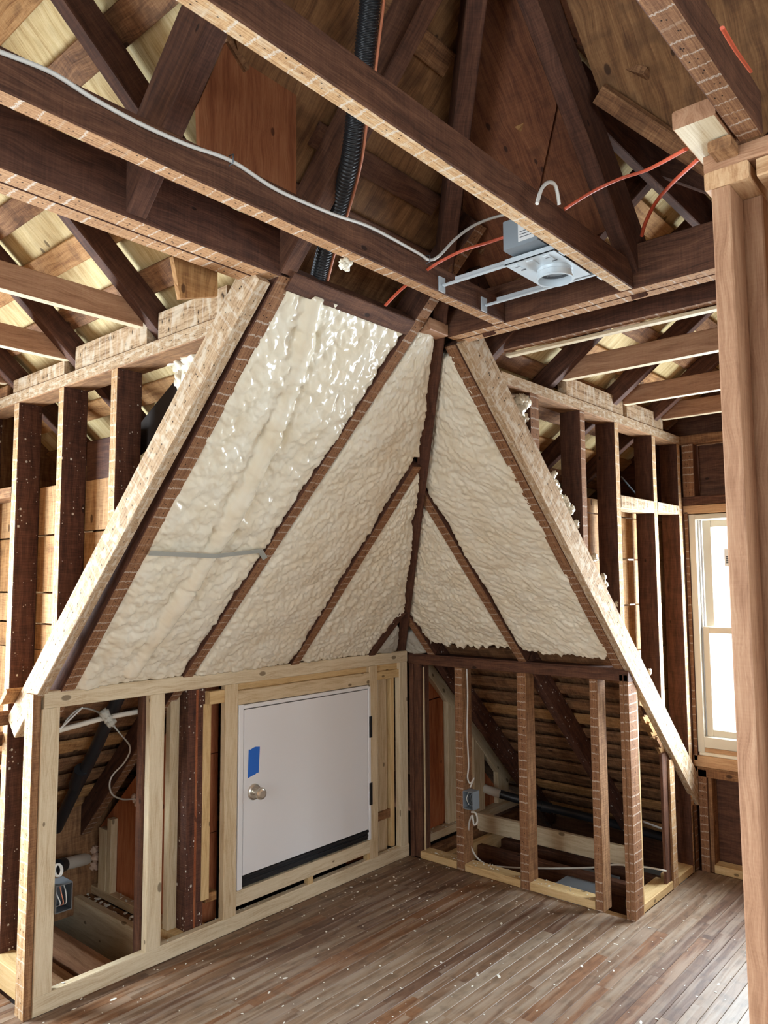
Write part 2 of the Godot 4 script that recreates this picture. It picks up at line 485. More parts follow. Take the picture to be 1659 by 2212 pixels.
# ---------------------------------------------------------------- foam
func foam(label: String, t0: float, t1: float, left: Callable, right: Callable, place: Callable, n: Vector3, mat: Material, seed_: int, opt := {}) -> MeshInstance3D:
	var cell := .0075
	var rows := int((t1 - t0) * 1.4 / cell) + 1
	var wmax := 0.0
	for i in 9:
		var t := lerpf(t0, t1, i / 8.0)
		wmax = maxf(wmax, right.call(t) - left.call(t))
	var cols := maxi(int(wmax / cell), 6)
	var big := noise(seed_, 2.6, 2)
	var ce := FastNoiseLite.new()
	ce.seed = seed_ + 1
	ce.noise_type = FastNoiseLite.TYPE_CELLULAR
	ce.frequency = opt.get("lump", 26.0)
	ce.cellular_return_type = FastNoiseLite.RETURN_DISTANCE
	var fine := noise(seed_ + 2, 48.0, 2)
	var wv := noise(seed_ + 3, 9.0, 2)
	var amp: float = opt.get("amp", .010)
	var inset: float = opt.get("inset", .002)
	var line: Array = opt.get("pipe", [])
	var ragged: float = opt.get("ragged", 0.0)
	var st := SurfaceTool.new()
	st.begin(Mesh.PRIMITIVE_TRIANGLES)
	st.set_smooth_group(0)
	for j in rows + 1:
		var t := lerpf(t0, t1, float(j) / rows)
		var l: float = left.call(t)
		var r: float = right.call(t)
		for i in cols + 1:
			var f := float(i) / cols
			var s := lerpf(l, r, f)
			var edge := minf(s - l, r - s)
			var end := minf(t - t0, t1 - t) * 1.4
			var tt := t
			if ragged > 0.0 and j < 8: tt += absf(fine.get_noise_2d(s * .35, 4.0)) * ragged * (1.0 - j / 8.0) + absf(big.get_noise_2d(s * 2.0, 9.0)) * ragged * (1.0 - j / 8.0)
			var p: Vector3 = place.call(s, tt)
			var wx := s + wv.get_noise_2d(s, t) * .02
			var wt := tt * 1.4 + wv.get_noise_2d(s + 7.0, t) * .02
			var lump := 1.0 - clampf(ce.get_noise_2d(wx, wt * .8) + 1.0, 0, 1) * 1.0
			var h := -inset + big.get_noise_2d(s, tt * 1.4) * .016 + (lump - .45) * amp * 2.0 + fine.get_noise_2d(wx * .8, wt) * amp * .28
			h *= 1.0
			# the spray thins towards the timbers and climbs a little on them
			var e := clampf(edge / .05, 0, 1)
			h -= (1.0 - e) * .008
			if edge < .0001: h = -.03
			for k in line.size() - 1:
				var a: Vector2 = line[k]
				var b: Vector2 = line[k + 1]
				var q := Geometry2D.get_closest_point_to_segment(Vector2(s, tt), a, b)
				var dd := Vector2(s - q.x, (tt - q.y) * 1.4).length()
				var rr: float = opt.get("pipe_r", .036) * (1.0 + big.get_noise_2d(tt * 1.6, 3.0) * .3)
				if dd < rr: h = maxf(h, -.012 + sqrt(rr * rr - dd * dd) * 1.0 + fine.get_noise_2d(wx * .5, wt * .5) * .004)
				elif dd < rr * 1.5: h -= .010 * sin((dd - rr) / (rr * .5) * PI) * (.6 + big.get_noise_2d(tt * 4.0, 1.0) * 1.4)
			if (j == 0 or j == rows) and end <= 0.0: h -= .03
			st.set_uv(Vector2(s, tt))
			st.add_vertex(p - n * h)
	for j in rows:
		for i in cols:
			var a := j * (cols + 1) + i
			var b := a + 1
			var c := a + cols + 1
			var d := c + 1
			for k in [a, c, b, b, c, d]: st.add_index(k)
	# back of the bat
	var base := (rows + 1) * (cols + 1)
	var rim := []
	for i in cols + 1: rim.append(i)
	for j in range(1, rows + 1): rim.append(j * (cols + 1) + cols)
	for i in range(cols - 1, -1, -1): rim.append(rows * (cols + 1) + i)
	for j in range(rows - 1, 0, -1): rim.append(j * (cols + 1))
	for k in rim:
		var jj: int = k / (cols + 1)
		var ii: int = k % (cols + 1)
		var t := lerpf(t0, t1, float(jj) / rows)
		st.set_uv(Vector2(0, 0))
		st.add_vertex(place.call(lerpf(left.call(t), right.call(t), float(ii) / cols), t) + n * .085)
	for k in rim.size():
		var k2 := (k + 1) % rim.size()
		for q in [rim[k], rim[k2], base + k, rim[k2], base + k2, base + k]: st.add_index(q)
	st.generate_normals()
	st.set_material(mat)
	var o := add(self, "spray_foam", st.commit())
	tag(o, label, "insulation")
	return o

# ---------------------------------------------------------------- scene
func _ready() -> void:
	rng.seed = 4711
	# camera
	cam_basis = Basis(Vector3.UP, -0.85465513) * Basis(Vector3.RIGHT, 0.08852413) * Basis(Vector3.BACK, -0.00624285)
	var cam := Camera3D.new()
	cam.name = "camera"
	cam.transform = Transform3D(cam_basis, CAM)
	cam.fov = rad_to_deg(2.0 * atan(1106.0 / F))
	cam.near = .02
	cam.far = 200.0
	add_child(cam)
	cam.current = true
	# sky and exposure
	var env := Environment.new()
	env.background_mode = Environment.BG_SKY
	var sky := Sky.new()
	var sm := ProceduralSkyMaterial.new()
	sm.sky_top_color = Color(.80, .86, .93)
	sm.sky_horizon_color = Color(.95, .96, .97)
	sm.ground_bottom_color = Color(.55, .55, .53)
	sm.ground_horizon_color = Color(.80, .80, .79)
	sm.energy_multiplier = 6.0
	sm.sun_angle_max = 0.0
	sky.sky_material = sm
	env.sky = sky
	env.tonemap_mode = Environment.TONE_MAPPER_LINEAR
	env.tonemap_exposure = 1.0
	env.sdfgi_enabled = true
	env.ssao_enabled = true
	env.ssil_enabled = true
	var we := WorldEnvironment.new()
	we.name = "environment"
	we.environment = env
	add_child(we)
	# daylight in the window openings; back and end ones are added for light
	daylight("daylight_right", Vector3(.99, 1.31, 1.86), Vector3(-1, 0, 0), Vector2(.86, 1.24), WIN_R)
	daylight("daylight_left", Vector3(-3.1, 1.32, -1.0), Vector3(0, 0, 1), Vector2(.96, 1.26), WIN_L)
	daylight("added_light_back", Vector3(-3.4, 1.45, 4.75), Vector3(0, 0, -1), Vector2(1.9, 1.3), ADDED_WIN_C)
	daylight("added_light_end", Vector3(-5.65, 1.42, 1.75), Vector3(1, 0, 0), Vector2(1.66, 1.3), ADDED_WIN_D)
	make_materials()
	build_floor()
	build_shell()
	build_wall_a()
	build_wall_b()
	build_slopes()
	build_ceiling()
	build_dormer_a()
	build_dormer_b()
	build_partition()
	build_eaves()
	build_foam()
	build_fittings()
	build_crumbs()

func daylight(called: String, at: Vector3, dir: Vector3, size: Vector2, e: float) -> void:
	var l := AreaLight3D.new()
	l.name = called
	l.area_size = size
	l.area_normalize_energy = false
	l.light_energy = e
	l.light_color = Color(.90, .96, 1.0)
	l.area_range = 30.0
	l.area_attenuation = 2.0
	l.shadow_enabled = true
	add_child(l)
	l.look_at_from_position(at, at + dir, Vector3.UP)

func build_floor() -> void:
	var f := thing("floor", "worn brown strip floor boards specked with white paint", "floor", "structure")
	var pn := noise(300, .9, 3)
	var w := .0572
	var z := -.86
	var row := 0
	while z < 3.6:
		var x0 := -5.4
		var x1 := 0.0
		if z < -.002: x1 = -2.23
		if z > 1.37: x1 = .86
		if z < 0.0: x0 = -3.98
		if z > 2.55: x1 = -1.6
		var x := x0
		x = x0 - rng.randf() * 1.2
		while x < x1:
			var e := x + rng.randf_range(.9, 2.3)
			var a := maxf(x, x0)
			var b := minf(e, x1)
			if x1 - b < .25: b = x1; e = x1
			if b - a > .05:
				var k := .42 + pn.get_noise_2d((a + b) * .5, z * 1.6) * .8 + rng.randf_range(-.16, .16) + .14 * (z - 1.0)
				var i := clampi(int(k * 4.0), 0, 3)
				if rng.randf() < .10: i = 4
				if i == 3 and rng.randf() < .4: i = 5
				box(f, "floor_board", a, b - .0008, -.02, rng.randf_range(-.0006, 0.0), z, z + w - .0007, 0, M.floor[i], [], null, .0012)
			x = e
		z += w
		row += 1
	box(f, "subfloor", -5.5, -2.24, -.06, -.021, -.88, 0.0, 0, M.old)
	box(f, "subfloor", -5.5, 0.0, -.06, -.021, 0.0, 1.37, 0, M.old)
	box(f, "subfloor", -5.5, .88, -.06, -.021, 1.37, 4.8, 0, M.old)
	box(f, "floor_slab", -5.5, .88, -.02, -.001, 3.62, 4.8, 0, M.floor[2])

func build_shell() -> void:
	# the rest of the room, behind and beside the photographer
	var b := thing("wall_back", "far plaster wall with an added window behind the photographer", "wall", "structure")
	var pl := plain(Color8(176, 158, 134), .8)
	box(b, "wall_board", -5.5, -4.4, -.05, 4.2, 4.7, 4.8, 0, pl)
	box(b, "wall_board", -2.4, .9, -.05, 4.2, 4.7, 4.8, 0, pl)
	box(b, "wall_board", -4.4, -2.4, -.05, .75, 4.7, 4.8, 0, pl)
	box(b, "wall_board", -4.4, -2.4, 2.15, 4.2, 4.7, 4.8, 0, pl)
	box(b, "added_window_mullion", -3.43, -3.37, .75, 2.15, 4.7, 4.74, 1, M.vinyl)
	box(b, "window_pane", -4.4, -2.4, .75, 2.15, 4.735, 4.739, 0, M.glass)  # this whole window is added, to bring light from behind the camera
	var l := thing("wall_left_end", "end wall of the attic left of the photographer", "wall", "structure")
	box(l, "wall_board", -5.6, -5.5, -.05, 4.2, -.3, .9, 2, pl)
	box(l, "wall_board", -5.6, -5.5, -.05, 4.2, 2.6, 4.8, 2, pl)
	box(l, "wall_board", -5.6, -5.5, -.05, .75, .9, 2.6, 2, pl)
	box(l, "wall_board", -5.6, -5.5, 2.1, 4.2, .9, 2.6, 2, pl)
	box(l, "added_window_mullion", -5.56, -5.5, .75, 2.1, 1.72, 1.78, 1, M.vinyl)
	box(l, "window_pane", -5.539, -5.535, .75, 2.1, .9, 2.6, 2, M.glass)  # window added to this wall to brighten the right slope
	box(l, "gable_board", -5.5, -4.0, -.05, 3.3, -.35, -.25, 0, M.oldtan)
	var r := thing("wall_right_end", "end wall of the attic behind the post", "wall", "structure")
	box(r, "wall_board", .9, 1.0, -.3, 3.2, 2.5, 4.8, 2, pl)
	# roof over the room beyond the slopes in view
	var t := thing("roof_ridge", "dark upper roof boards over the attic", "roof", "structure")
	box(t, "ridge_deck", -5.6, -1.9, 4.0, 4.06, 2.4, 4.8, 0, M.plyd)
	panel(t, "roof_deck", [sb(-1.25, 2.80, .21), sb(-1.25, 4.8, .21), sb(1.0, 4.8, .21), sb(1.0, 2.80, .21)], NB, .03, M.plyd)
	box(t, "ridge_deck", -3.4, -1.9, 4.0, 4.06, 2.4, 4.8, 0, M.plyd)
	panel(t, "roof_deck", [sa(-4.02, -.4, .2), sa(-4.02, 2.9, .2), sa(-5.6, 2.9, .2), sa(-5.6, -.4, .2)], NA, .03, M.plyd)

func build_wall_a() -> void:
	var w := thing("wall_left", "knee wall of fresh pale two by three lumber around small white door", "wall", "structure")
	var d := .038
	box(w, "bottom_plate", -2.23, -.008, 0, .071, -d, 0, 0, M.new)
	box(w, "top_plate", -2.222, -.012, 1.131, 1.197, -d, 0, 0, M.new)
	for s in [[-2.23, -2.158], [-1.757, -1.685], [-1.358, -1.284], [-.352, -.281], [-.085, -.012]]:
		box(w, "stud", s[0], s[1], .071, 1.131, -d, 0, 1, M.new if rng.randf() < .6 else M.new2)
	box(w, "header", -1.284, -.352, 1.03, 1.097, -d, 0, 0, M.new2)
	box(w, "header", -1.284, -.352, 1.097, 1.131, -d - .02, -.022, 0, M.newy)
	box(w, "header_block", -1.44, -1.358, 1.05, 1.11, -d - .01, -.01, 0, M.newy)
	box(w, "header_block", -.281, -.085, 1.045, 1.092, -d, -.006, 0, M.newy)
	box(w, "header_block", -.281, -.085, 1.092, 1.131, -d - .01, -.02, 0, M.newy)
	box(w, "sill", -1.284, -.352, .105, .173, -d, 0, 0, M.new)
	for x in [-.82, -.37]: box(w, "cripple", x, x + .036, .071, .105, -d, -.002, 1, M.newy)
	# second row of studs just behind
	box(w, "stud", -1.448, -1.404, .17, 1.05, -.09, -.045, 1, M.newy)
	box(w, "stud", -.12, -.087, .071, 1.05, -.09, -.042, 1, M.newy)
	box(w, "stud", -.212, -.135, .03, 1.045, -.10, -.06, 1, M.new2)
	box(w, "stud", -1.575, -1.507, .06, 1.13, -.16, -.12, 1, M.new2)
	box(w, "block", -1.58, -1.42, .02, .062, -.2, -.06, 0, M.newy)
	box(w, "block", -1.42, -1.36, .15, .19, -.14, -.05, 0, M.slatl)
	# old timbers
	box(w, "old_post", -1.53, -1.435, .02, 1.131, -.13, -.05, 1, M.oldspeck)
	box(w, "old_stud", -1.768, -1.732, .0, 1.131, -.085, -.042, 1, M.old)
	box(w, "old_stub", -.30, -.12, .235, .285, -.13, -.05, 0, M.oldtan)
	box(w, "corner_stud", -2.262, -2.231, 0, 1.19, -.08, -.006, 1, M.oldtan, [Vector3(-1, 0, 0)], M.lath3)
	# plywood closing the box behind
	for s in [[-1.42, -1.31], [-.36, -.07]]:
		for k in [[0.02, .42], [.424, .79], [.794, 1.15]]:
			box(w, "plywood_sheet", s[0] - .03, s[1] + .02, k[0], k[1], -.155, -.143, 1, M.ply, [], null, .001)
	# door
	var dr := thing("door_1", "small white access door with round satin knob in knee wall", "door", "structure")
	box(dr, "jamb", -1.280, -1.252, .178, 1.029, -.09, .004, 1, M.white)
	box(dr, "jamb", -.362, -.342, .178, 1.018, -.09, .002, 1, M.white)
	box(dr, "jamb", -1.252, -.362, 1.008, 1.027, -.09, .004, 0, M.white)
	box(dr, "slab", -1.247, -.365, .236, 1.003, -.03, -.001, 1, M.doorw, [], null, .002)
	box(dr, "sweep", -1.247, -.365, .18, .234, -.03, -.006, 0, M.black)
	box(dr, "sweep_bead", -1.247, -.365, .219, .232, -.012, .003, 0, M.black)
	box(dr, "sweep_bead", -1.247, -.365, .196, .208, -.012, -.001, 0, M.black)
	for y in [[.735, .852], [.366, .486]]:
		var h := box(dr, "hinge", -.358, -.334, y[0], y[1], -.01, .007, 1, M.black)
		h.set_meta("label", "black hinge")
	var kn := Node3D.new()
	kn.name = "knob"
	dr.add_child(kn)
	kn.set_meta("label", "round satin nickel knob")
	var at := Vector3(-1.183, .608, 0)
	lathe(kn, "rose", at, Vector3(0, 0, 1), [Vector2(.001, .009), Vector2(.030, .009), Vector2(.037, .005), Vector2(.039, -.001)], M.nickel)
	lathe(kn, "neck", at, Vector3(0, 0, 1), [Vector2(.014, .05), Vector2(.013, .03), Vector2(.016, .008)], M.nickel)
	lathe(kn, "grip", at, Vector3(0, 0, 1), [Vector2(.0005, .066), Vector2(.017, .066), Vector2(.024, .063), Vector2(.0285, .054), Vector2(.0285, .048), Vector2(.023, .040), Vector2(.014, .036)], M.nickel)
	# blue tape
	var tp := [Vector3(-1.218, .812, 0), Vector3(-1.205, .810, 0), Vector3(-1.196, .815, 0), Vector3(-1.178, .819, 0), Vector3(-1.15, .815, 0), Vector3(-1.156, .694, 0), Vector3(-1.17, .693, 0), Vector3(-1.18, .688, 0), Vector3(-1.196, .686, 0), Vector3(-1.206, .683, 0), Vector3(-1.222, .679, 0)]
	var o := panel(self, "painters_tape", tp, Vector3(0, 0, 1), .0012, M.tape)
	tag(o, "torn strip of blue tape stuck on the white door above the knob", "tape")

func build_wall_b() -> void:
	var w := thing("wall_right", "old knee wall of brown studs with pale plaster lines", "wall", "structure")
	var L := Vector3(-1, 0, 0)
	box(w, "corner_post", 0.0, .045, 0, 1.125, .002, .03, 1, M.old)
	box(w, "corner_post", 0.012, .10, 0, 1.125, .03, .078, 1, M.old)
	box(w, "top_plate", 0, .1, 1.118, 1.172, .0, 1.38, 2, M.old)
	box(w, "plate_cap", .0, .1, 1.172, 1.18, .004, 1.36, 2, M.old2)
	for s in [[.338, .393, M.lath2], [.75, .806, M.lath2], [1.172, 1.216, M.lath2]]:
		box(w, "stud", 0.0, .09, 0.0, 1.118, s[0], s[1], 1, M.oldtan, [L], s[2])
	box(w, "stud", 0.0, .012, 0.0, 1.15, 1.331, 1.352, 1, M.oldtan, [L], M.lath2)
	box(w, "stud", 0.0, .1, 0.0, 1.15, 1.352, 1.377, 1, M.oldtan, [L, Vector3(0, 0, 1)], M.lath2)
	for s in [[.078, .338], [.393, .75], [.806, 1.172]]:
		box(w, "bottom_plate", 0.0, .09, 0, .04, s[0] + .001, s[1] - .001, 2, M.newy)
	# nail block
	box(w, "nailer", .03, .04, .02, 1.1, .084, .092, 1, M.new2)

func build_slopes() -> void:
	var U := -NA
	# slope above the door wall
	var a := thing("roof_left", "old brown rafters of the slope above the door wall", "roof", "structure")
	slope(a, "rafter", sa(-2.08, -1.35), sa(-2.178, 1.335), NA, .058, .11, M.old2, [U], M.lath2)
	slope(a, "rafter", sa(-2.178, 1.34), sa(-2.235, 3.0), NA, .056, .11, M.old)
	slope(a, "rafter", sa(-1.566, -1.35), sa(-1.572, 1.62), NA, .055, .11, M.old2, [U], M.lath2)
	slope(a, "rafter", sa(-.918, -.02), sa(-1.064, .93), NA, .058, .11, M.old2, [U], M.lath2)
	slope(a, "rafter", sa(-.325, -.02), sa(-.35, .25), NA, .055, .11, M.old2)
	for x in [-2.67, -3.25, -3.8]:
		slope(a, "rafter", sa(x, 1.34), sa(x - .02, 3.0), NA, .055, .14, M.old2)
	slope(a, "rafter", sa(-.93, -1.35), sa(-.92, -.04), NA, .055, .11, M.old2)
	slope(a, "top_board", Vector3(-2.165, 2.495, 1.335), Vector3(-1.60, 2.495, 1.335), NA, .06, .05, M.old)
	box(a, "blocking", -1.535, -1.43, 2.50, 2.545, 1.31, 1.37, 0, M.fir)
	# slats of the upper slope and their sheathing
	var z := 1.40
	while z < 3.0:
		var xr := -(z * 1.046 + .10)
		var xl := -5.4
		# the dormer cuts away what lies under its own roof
		var ym := 1.34 + .985 * z
		var y_cut := (ym - 2.594) / .87
		if y_cut < .88: xl = -2.22 - y_cut - .05
		if z < 1.78: xl = -2.24
		if xr > xl + .05:
			slope(a, "slat", Vector3(xl, ym, z), Vector3(xr, ym, z), NA, .068, .02, M.slat if rng.randf() < .6 else M.old)
		z += .122
	var pts := []
	pts = [sa(-1.4, 1.38, .172), sa(-3.05, 3.0, .172), sa(-5.5, 3.0, .172), sa(-5.5, 2.02, .172), sa(-3.1, 2.02, .172), sa(-2.22, 1.30, .172)]
	panel(a, "sheathing", pts, NA, .015, M.plym)  # attic dimness painted in by the darker ply
	panel(a, "roof_deck", [sa(-2.25, 1.36, .205), sa(-1.0, 1.36, .205), sa(-2.6, 3.05, .205), sa(-5.5, 3.05, .205), sa(-5.5, 2.05, .205), sa(-3.1, 2.05, .205)], NA, .015, M.plyd)
	# hip rafter
	var h0 := Vector3(-.28, 1.41, .207)
	var hd := Vector3(-.618, .59, .6)
	var hup := Vector3(.5, 1.2, -.5)
	var hp := slope(a, "hip_rafter", h0 - hd * .36, h0 + hd * 3.4, hup, .054, .15, M.old2)
	hp.set_meta("label", "hip rafter")
	# the other slope
	var V := -NB
	var b := thing("roof_right", "old brown rafters of the slope above the right knee wall", "roof", "structure")
	slope(b, "rafter", sb(.0, .79), sb(-.87, .795), NB, .055, .11, M.old2, [V], M.lath2)
	slope(b, "rafter", sb(1.35, .79), sb(.01, .79), NB, .055, .11, M.oldspeck)
	slope(b, "rafter", sb(.0, .175), sb(-.25, .186), NB, .055, .11, M.old2, [V], M.lath2)
	slope(b, "rafter", sb(1.35, .16), sb(.01, .165), NB, .055, .11, M.oldspeck)
	slope(b, "rafter", sb(.04, 1.331), sb(-1.36, 1.326), NB, .052, .10, M.old, [V], M.lath2)
	slope(b, "rafter", sb(-1.36, 2.055), sb(-3.0, 2.03), NB, .05, .14, M.old2)
	slope(b, "rafter", sb(-1.36, 2.66), sb(-3.0, 2.66), NB, .05, .14, M.old2)
	slope(b, "jack_rafter", sb(-1.36, 1.50), sb(-1.52, 1.50), NB, .05, .12, M.old2)
	panel(b, "plywood_sheet", [sb(-1.36, 1.30, .14), on_b(985, 640, .14), sb(-1.9, 1.82, .14), sb(-2.45, 2.30, .14), sb(-2.2, 2.2, .14), on_b(1202, 231, .14), on_b(1160, 430, .14), sb(-1.40, 1.80, .14)], NB, .012, M.plyd)
	panel(b, "plywood_sheet", [sb(-1.40, 1.72, .155), sb(-1.43, 2.03, .155), sb(-2.3, 2.03, .155), sb(-2.3, 1.9, .155)], NB, .012, M.plyd)
	slope(b, "valley_board", on_b(1290, 205, .10), on_b(1560, 385, .10), NB, .05, .03, M.slat)
	panel(b, "plywood_sheet", [on_b(1222, 0, .16) + Vector3(-.12, .116, 0), sb(-2.4, 2.80, .16), sb(-1.62, 2.80, .16), on_b(1560, 372, .16), on_b(1296, 205, .16)], NB, .012, M.plym)
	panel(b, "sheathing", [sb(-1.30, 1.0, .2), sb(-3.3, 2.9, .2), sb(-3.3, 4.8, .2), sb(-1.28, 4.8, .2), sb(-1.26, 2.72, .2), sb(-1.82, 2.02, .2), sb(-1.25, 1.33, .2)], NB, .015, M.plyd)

func build_ceiling() -> void:
	var c := thing("ceiling", "rough brown ceiling joists with plaster lines on their undersides", "ceiling", "structure")
	var D := Vector3.DOWN
	box(c, "joist", -5.5, -2.2, 2.5, 2.64, 1.277, 1.338, 0, M.old2, [D], M.lath1)
	box(c, "joist", -5.5, -2.26, 2.5, 2.64, 1.222, 1.275, 0, M.old2, [D], M.lath1)
	box(c, "joist", -5.5, -1.425, 2.5, 2.583, 1.56, 1.606, 0, M.old, [D], M.lath1)
	box(c, "joist", -5.5, -1.425, 2.5, 2.588, 2.02, 2.062, 0, M.old, [D], M.lath3)
	box(c, "joist", -5.5, -2.04, 2.5, 2.59, 2.547, 2.593, 0, M.old, [D], M.lath2)
	box(c, "joist", -5.5, -2.0, 2.5, 2.59, 3.1, 3.146, 0, M.old, [D], M.lath2)
	box(c, "header", -1.42, -1.372, 2.5, 2.64, 1.36, 3.5, 2, M.old, [D], M.lath1)
	box(c, "header", -1.37, -1.322, 2.5, 2.63, 1.36, 3.5, 2, M.old, [D], M.lath1)
	# plywood upright over the doubled joist
	panel(c, "plywood_sheet", [Vector3(on_z(436, 310, 1.552).x, 2.53, 1.552), Vector3(on_z(640, 400, 1.552).x, 2.53, 1.552), on_z(640, 128, 1.552), on_z(500, 64, 1.552), on_z(428, 225, 1.552)], Vector3(0, 0, -1), .012, M.plyu)

func build_dormer_a() -> void:
	var L := Vector3(-1, 0, 0)
	var w := thing("wall_dormer_left", "cheek wall of the left dormer with brightly lit stud edges and horizontal boards", "wall", "structure")
	# sloping end plate, its left face and underside carry plaster lines
	slope(w, "sloping_plate", sa(-2.2275, -.19), sa(-2.2375, 1.31), NA, .042, .105, M.chalky, [-NA, L], M.chalky)
	for s in [[-.372, -.322, -.06], [.03, .077, 1.42], [.43, .477, 1.84], [-.78, -.73, -.06]]:
		box(w, "stud", -2.22, -2.12, s[2], 2.388, s[0], s[1], 1, M.oldspeck, [L], M.lath3)
	box(w, "top_plate", -2.22, -2.11, 2.388, 2.44, -.86, 1.20, 2, M.oldtan, [L], M.chalky)
	for s in [[-.4, .06], [.15, .655], [.725, 1.10]]:
		box(w, "blocking", -2.215, -2.175, 2.441, 2.535 if s[0] > 0 else 2.50, s[0], s[1], 2, M.chalky)
	box(w, "blocking", -2.215, -2.175, 2.441, 2.49, -.86, -.46, 2, M.oldtan)
	box(w, "fire_block", -2.22, -2.12, 1.985, 2.03, -.73, -.374, 2, M.oldtan)
	box(w, "bottom_plate", -2.245, -2.16, 0.03, .13, -.86, -.082, 2, M.newy)
	box(w, "short_board", -2.12, -2.10, 2.02, 2.18, .08, .43, 2, M.old2)
	# sheathing boards with daylight slits
	var ys := [0.62, .86, 1.1, 1.338, 1.449, 1.58, 1.823, 2.035]
	for i in ys.size() - 1:
		var y1: float = ys[i + 1] - (.008 if i > 2 else .004)
		var za: float = (ys[i] - 1.31) / .985
		var zb: float = (y1 - 1.31) / .985
		panel(w, "sheathing_board", [Vector3(-2.118, ys[i], -.9), Vector3(-2.118, ys[i], maxf(za, -.88)), Vector3(-2.118, y1, maxf(zb, -.88)), Vector3(-2.118, y1, -.9)], Vector3(1, 0, 0), .02, M.slatl if i % 2 else M.slatl2)
	for q in [[-.9, -.31], [-.255, .088], [.14, .7]]:
		var za := func(y: float) -> float: return minf(q[1], (y - 1.33) / .985)
		if q[1] < .5 or true: panel(w, "backing_board", [Vector3(-2.075, 1.10, minf(q[0], za.call(1.10) - .01)), Vector3(-2.075, 1.10, za.call(1.10)), Vector3(-2.075, 1.33 + .985 * q[1] if q[1] < .6 else 2.01, q[1] if q[1] < .6 else .69), Vector3(-2.075, 2.01, q[1] if q[1] < .6 else .69), Vector3(-2.075, 2.01, q[0])], Vector3(1, 0, 0), .003, M.slatl)
	box(w, "sheathing_board", -2.118, -2.098, -.1, .615, -.9, -.3, 2, M.slat)
	# far wall of the dormer with its window, and the other cheek
	var f := thing("wall_front_left", "front wall of the left dormer around its window", "wall", "structure")
	box(f, "wall_board", -4.0, -3.58, -.06, 3.4, -.98, -.88, 1, M.oldtan)
	box(f, "wall_board", -2.62, -1.38, -.06, 3.0, -.98, -.88, 1, M.oldtan)
	box(f, "wall_board", -3.58, -2.62, -.06, .68, -.98, -.88, 0, M.oldtan)
	box(f, "wall_board", -3.58, -2.62, 1.95, 3.4, -.98, -.88, 0, M.oldtan)
	box(f, "window_frame", -3.58, -3.53, .68, 1.95, -.97, -.9, 1, M.vinyl)
	box(f, "window_frame", -2.67, -2.62, .68, 1.95, -.97, -.9, 1, M.vinyl)
	box(f, "window_frame", -3.53, -2.67, 1.30, 1.335, -.96, -.91, 0, M.vinyl)
	box(f, "window_pane", -3.53, -2.67, .68, 1.95, -.945, -.941, 0, M.glass)
	var ck := thing("wall_cheek_left", "left cheek wall of the left dormer beside the photographer", "wall", "structure")
	box(ck, "wall_board", -4.1, -4.0, -.06, 2.6, -.98, 1.3, 2, M.oldtan)
	# dormer roof
	var r := thing("roof_dormer_left", "left dormer roof of brown slats over pale plywood", "roof", "structure")
	var nr := Vector3(.87, 1, 0).normalized()
	var nl := Vector3(-.87, 1, 0).normalized()
	for z in [-.43, .114, .684, 1.235]:
		slope(r, "dormer_rafter", Vector3(-1.62 if z < .5 else (-1.95 if z < 1.0 else -2.19), 2.468 - .87 * (.57 if z < .5 else (.24 if z < 1.0 else .0)), z), Vector3(-3.1, 3.26, z), nr, .045, .085, M.old2)
		slope(r, "dormer_rafter", Vector3(-4.0, 2.468, z), Vector3(-3.1, 3.26, z), nl, .045, .085, M.old2)
	box(r, "cavity_deck", -2.08, -1.4, 1.952, 1.97, -.95, .56, 2, M.slat)
	box(r, "ridge_board", -3.115, -3.085, 3.2, 3.36, -.9, 1.9, 2, M.old2)
	var k := 0
	var q := .03 - .148 * 5
	while q < .9:
		var zc := (2.594 + .87 * q - 1.34) / .985
		slope(r, "slat", Vector3(-2.22 - q, 2.606 + .87 * q, -.92), Vector3(-2.22 - q, 2.606 + .87 * q, zc), nr, .085, .02, M.slat if k % 3 else M.slatl)
		q += .148
		k += 1
	panel(r, "sheathing", [Vector3(-1.42, 1.942, -.95), Vector3(-3.1, 3.404, -.95), Vector3(-3.1, 3.404, 2.06), Vector3(-2.22, 2.638, 1.30), Vector3(-1.42, 1.942, .64)], nr, .015, M.plyp)
	panel(r, "sheathing", [Vector3(-4.15, 2.49, -.95), Vector3(-3.1, 3.404, -.95), Vector3(-3.1, 3.404, 2.06), Vector3(-4.0, 2.638, 1.30), Vector3(-4.15, 2.49, 1.25)], nl, .015, M.plyp)
	# ceiling ties of fresh fir, light painted on the undersides as paler wood
	box(r, "tie_joist", -3.98, -2.235, 2.495, 2.58, .625, .662, 0, M.fir, [Vector3.DOWN], M.new)
	box(r, "tie_joist", -3.98, -2.205, 2.495, 2.58, .052, .092, 0, M.fir, [Vector3.DOWN], M.new)
	box(r, "tie_joist", -3.98, -2.215, 2.495, 2.58, -.50, -.46, 0, M.fir, [Vector3.DOWN], M.new)
	panel(r, "old_board", [on_z(374, 553, 1.16), on_z(470, 575, 1.16), on_z(470, 640, 1.16), on_z(390, 645, 1.16)], Vector3(0, 0, -1), .018, M.slatl)

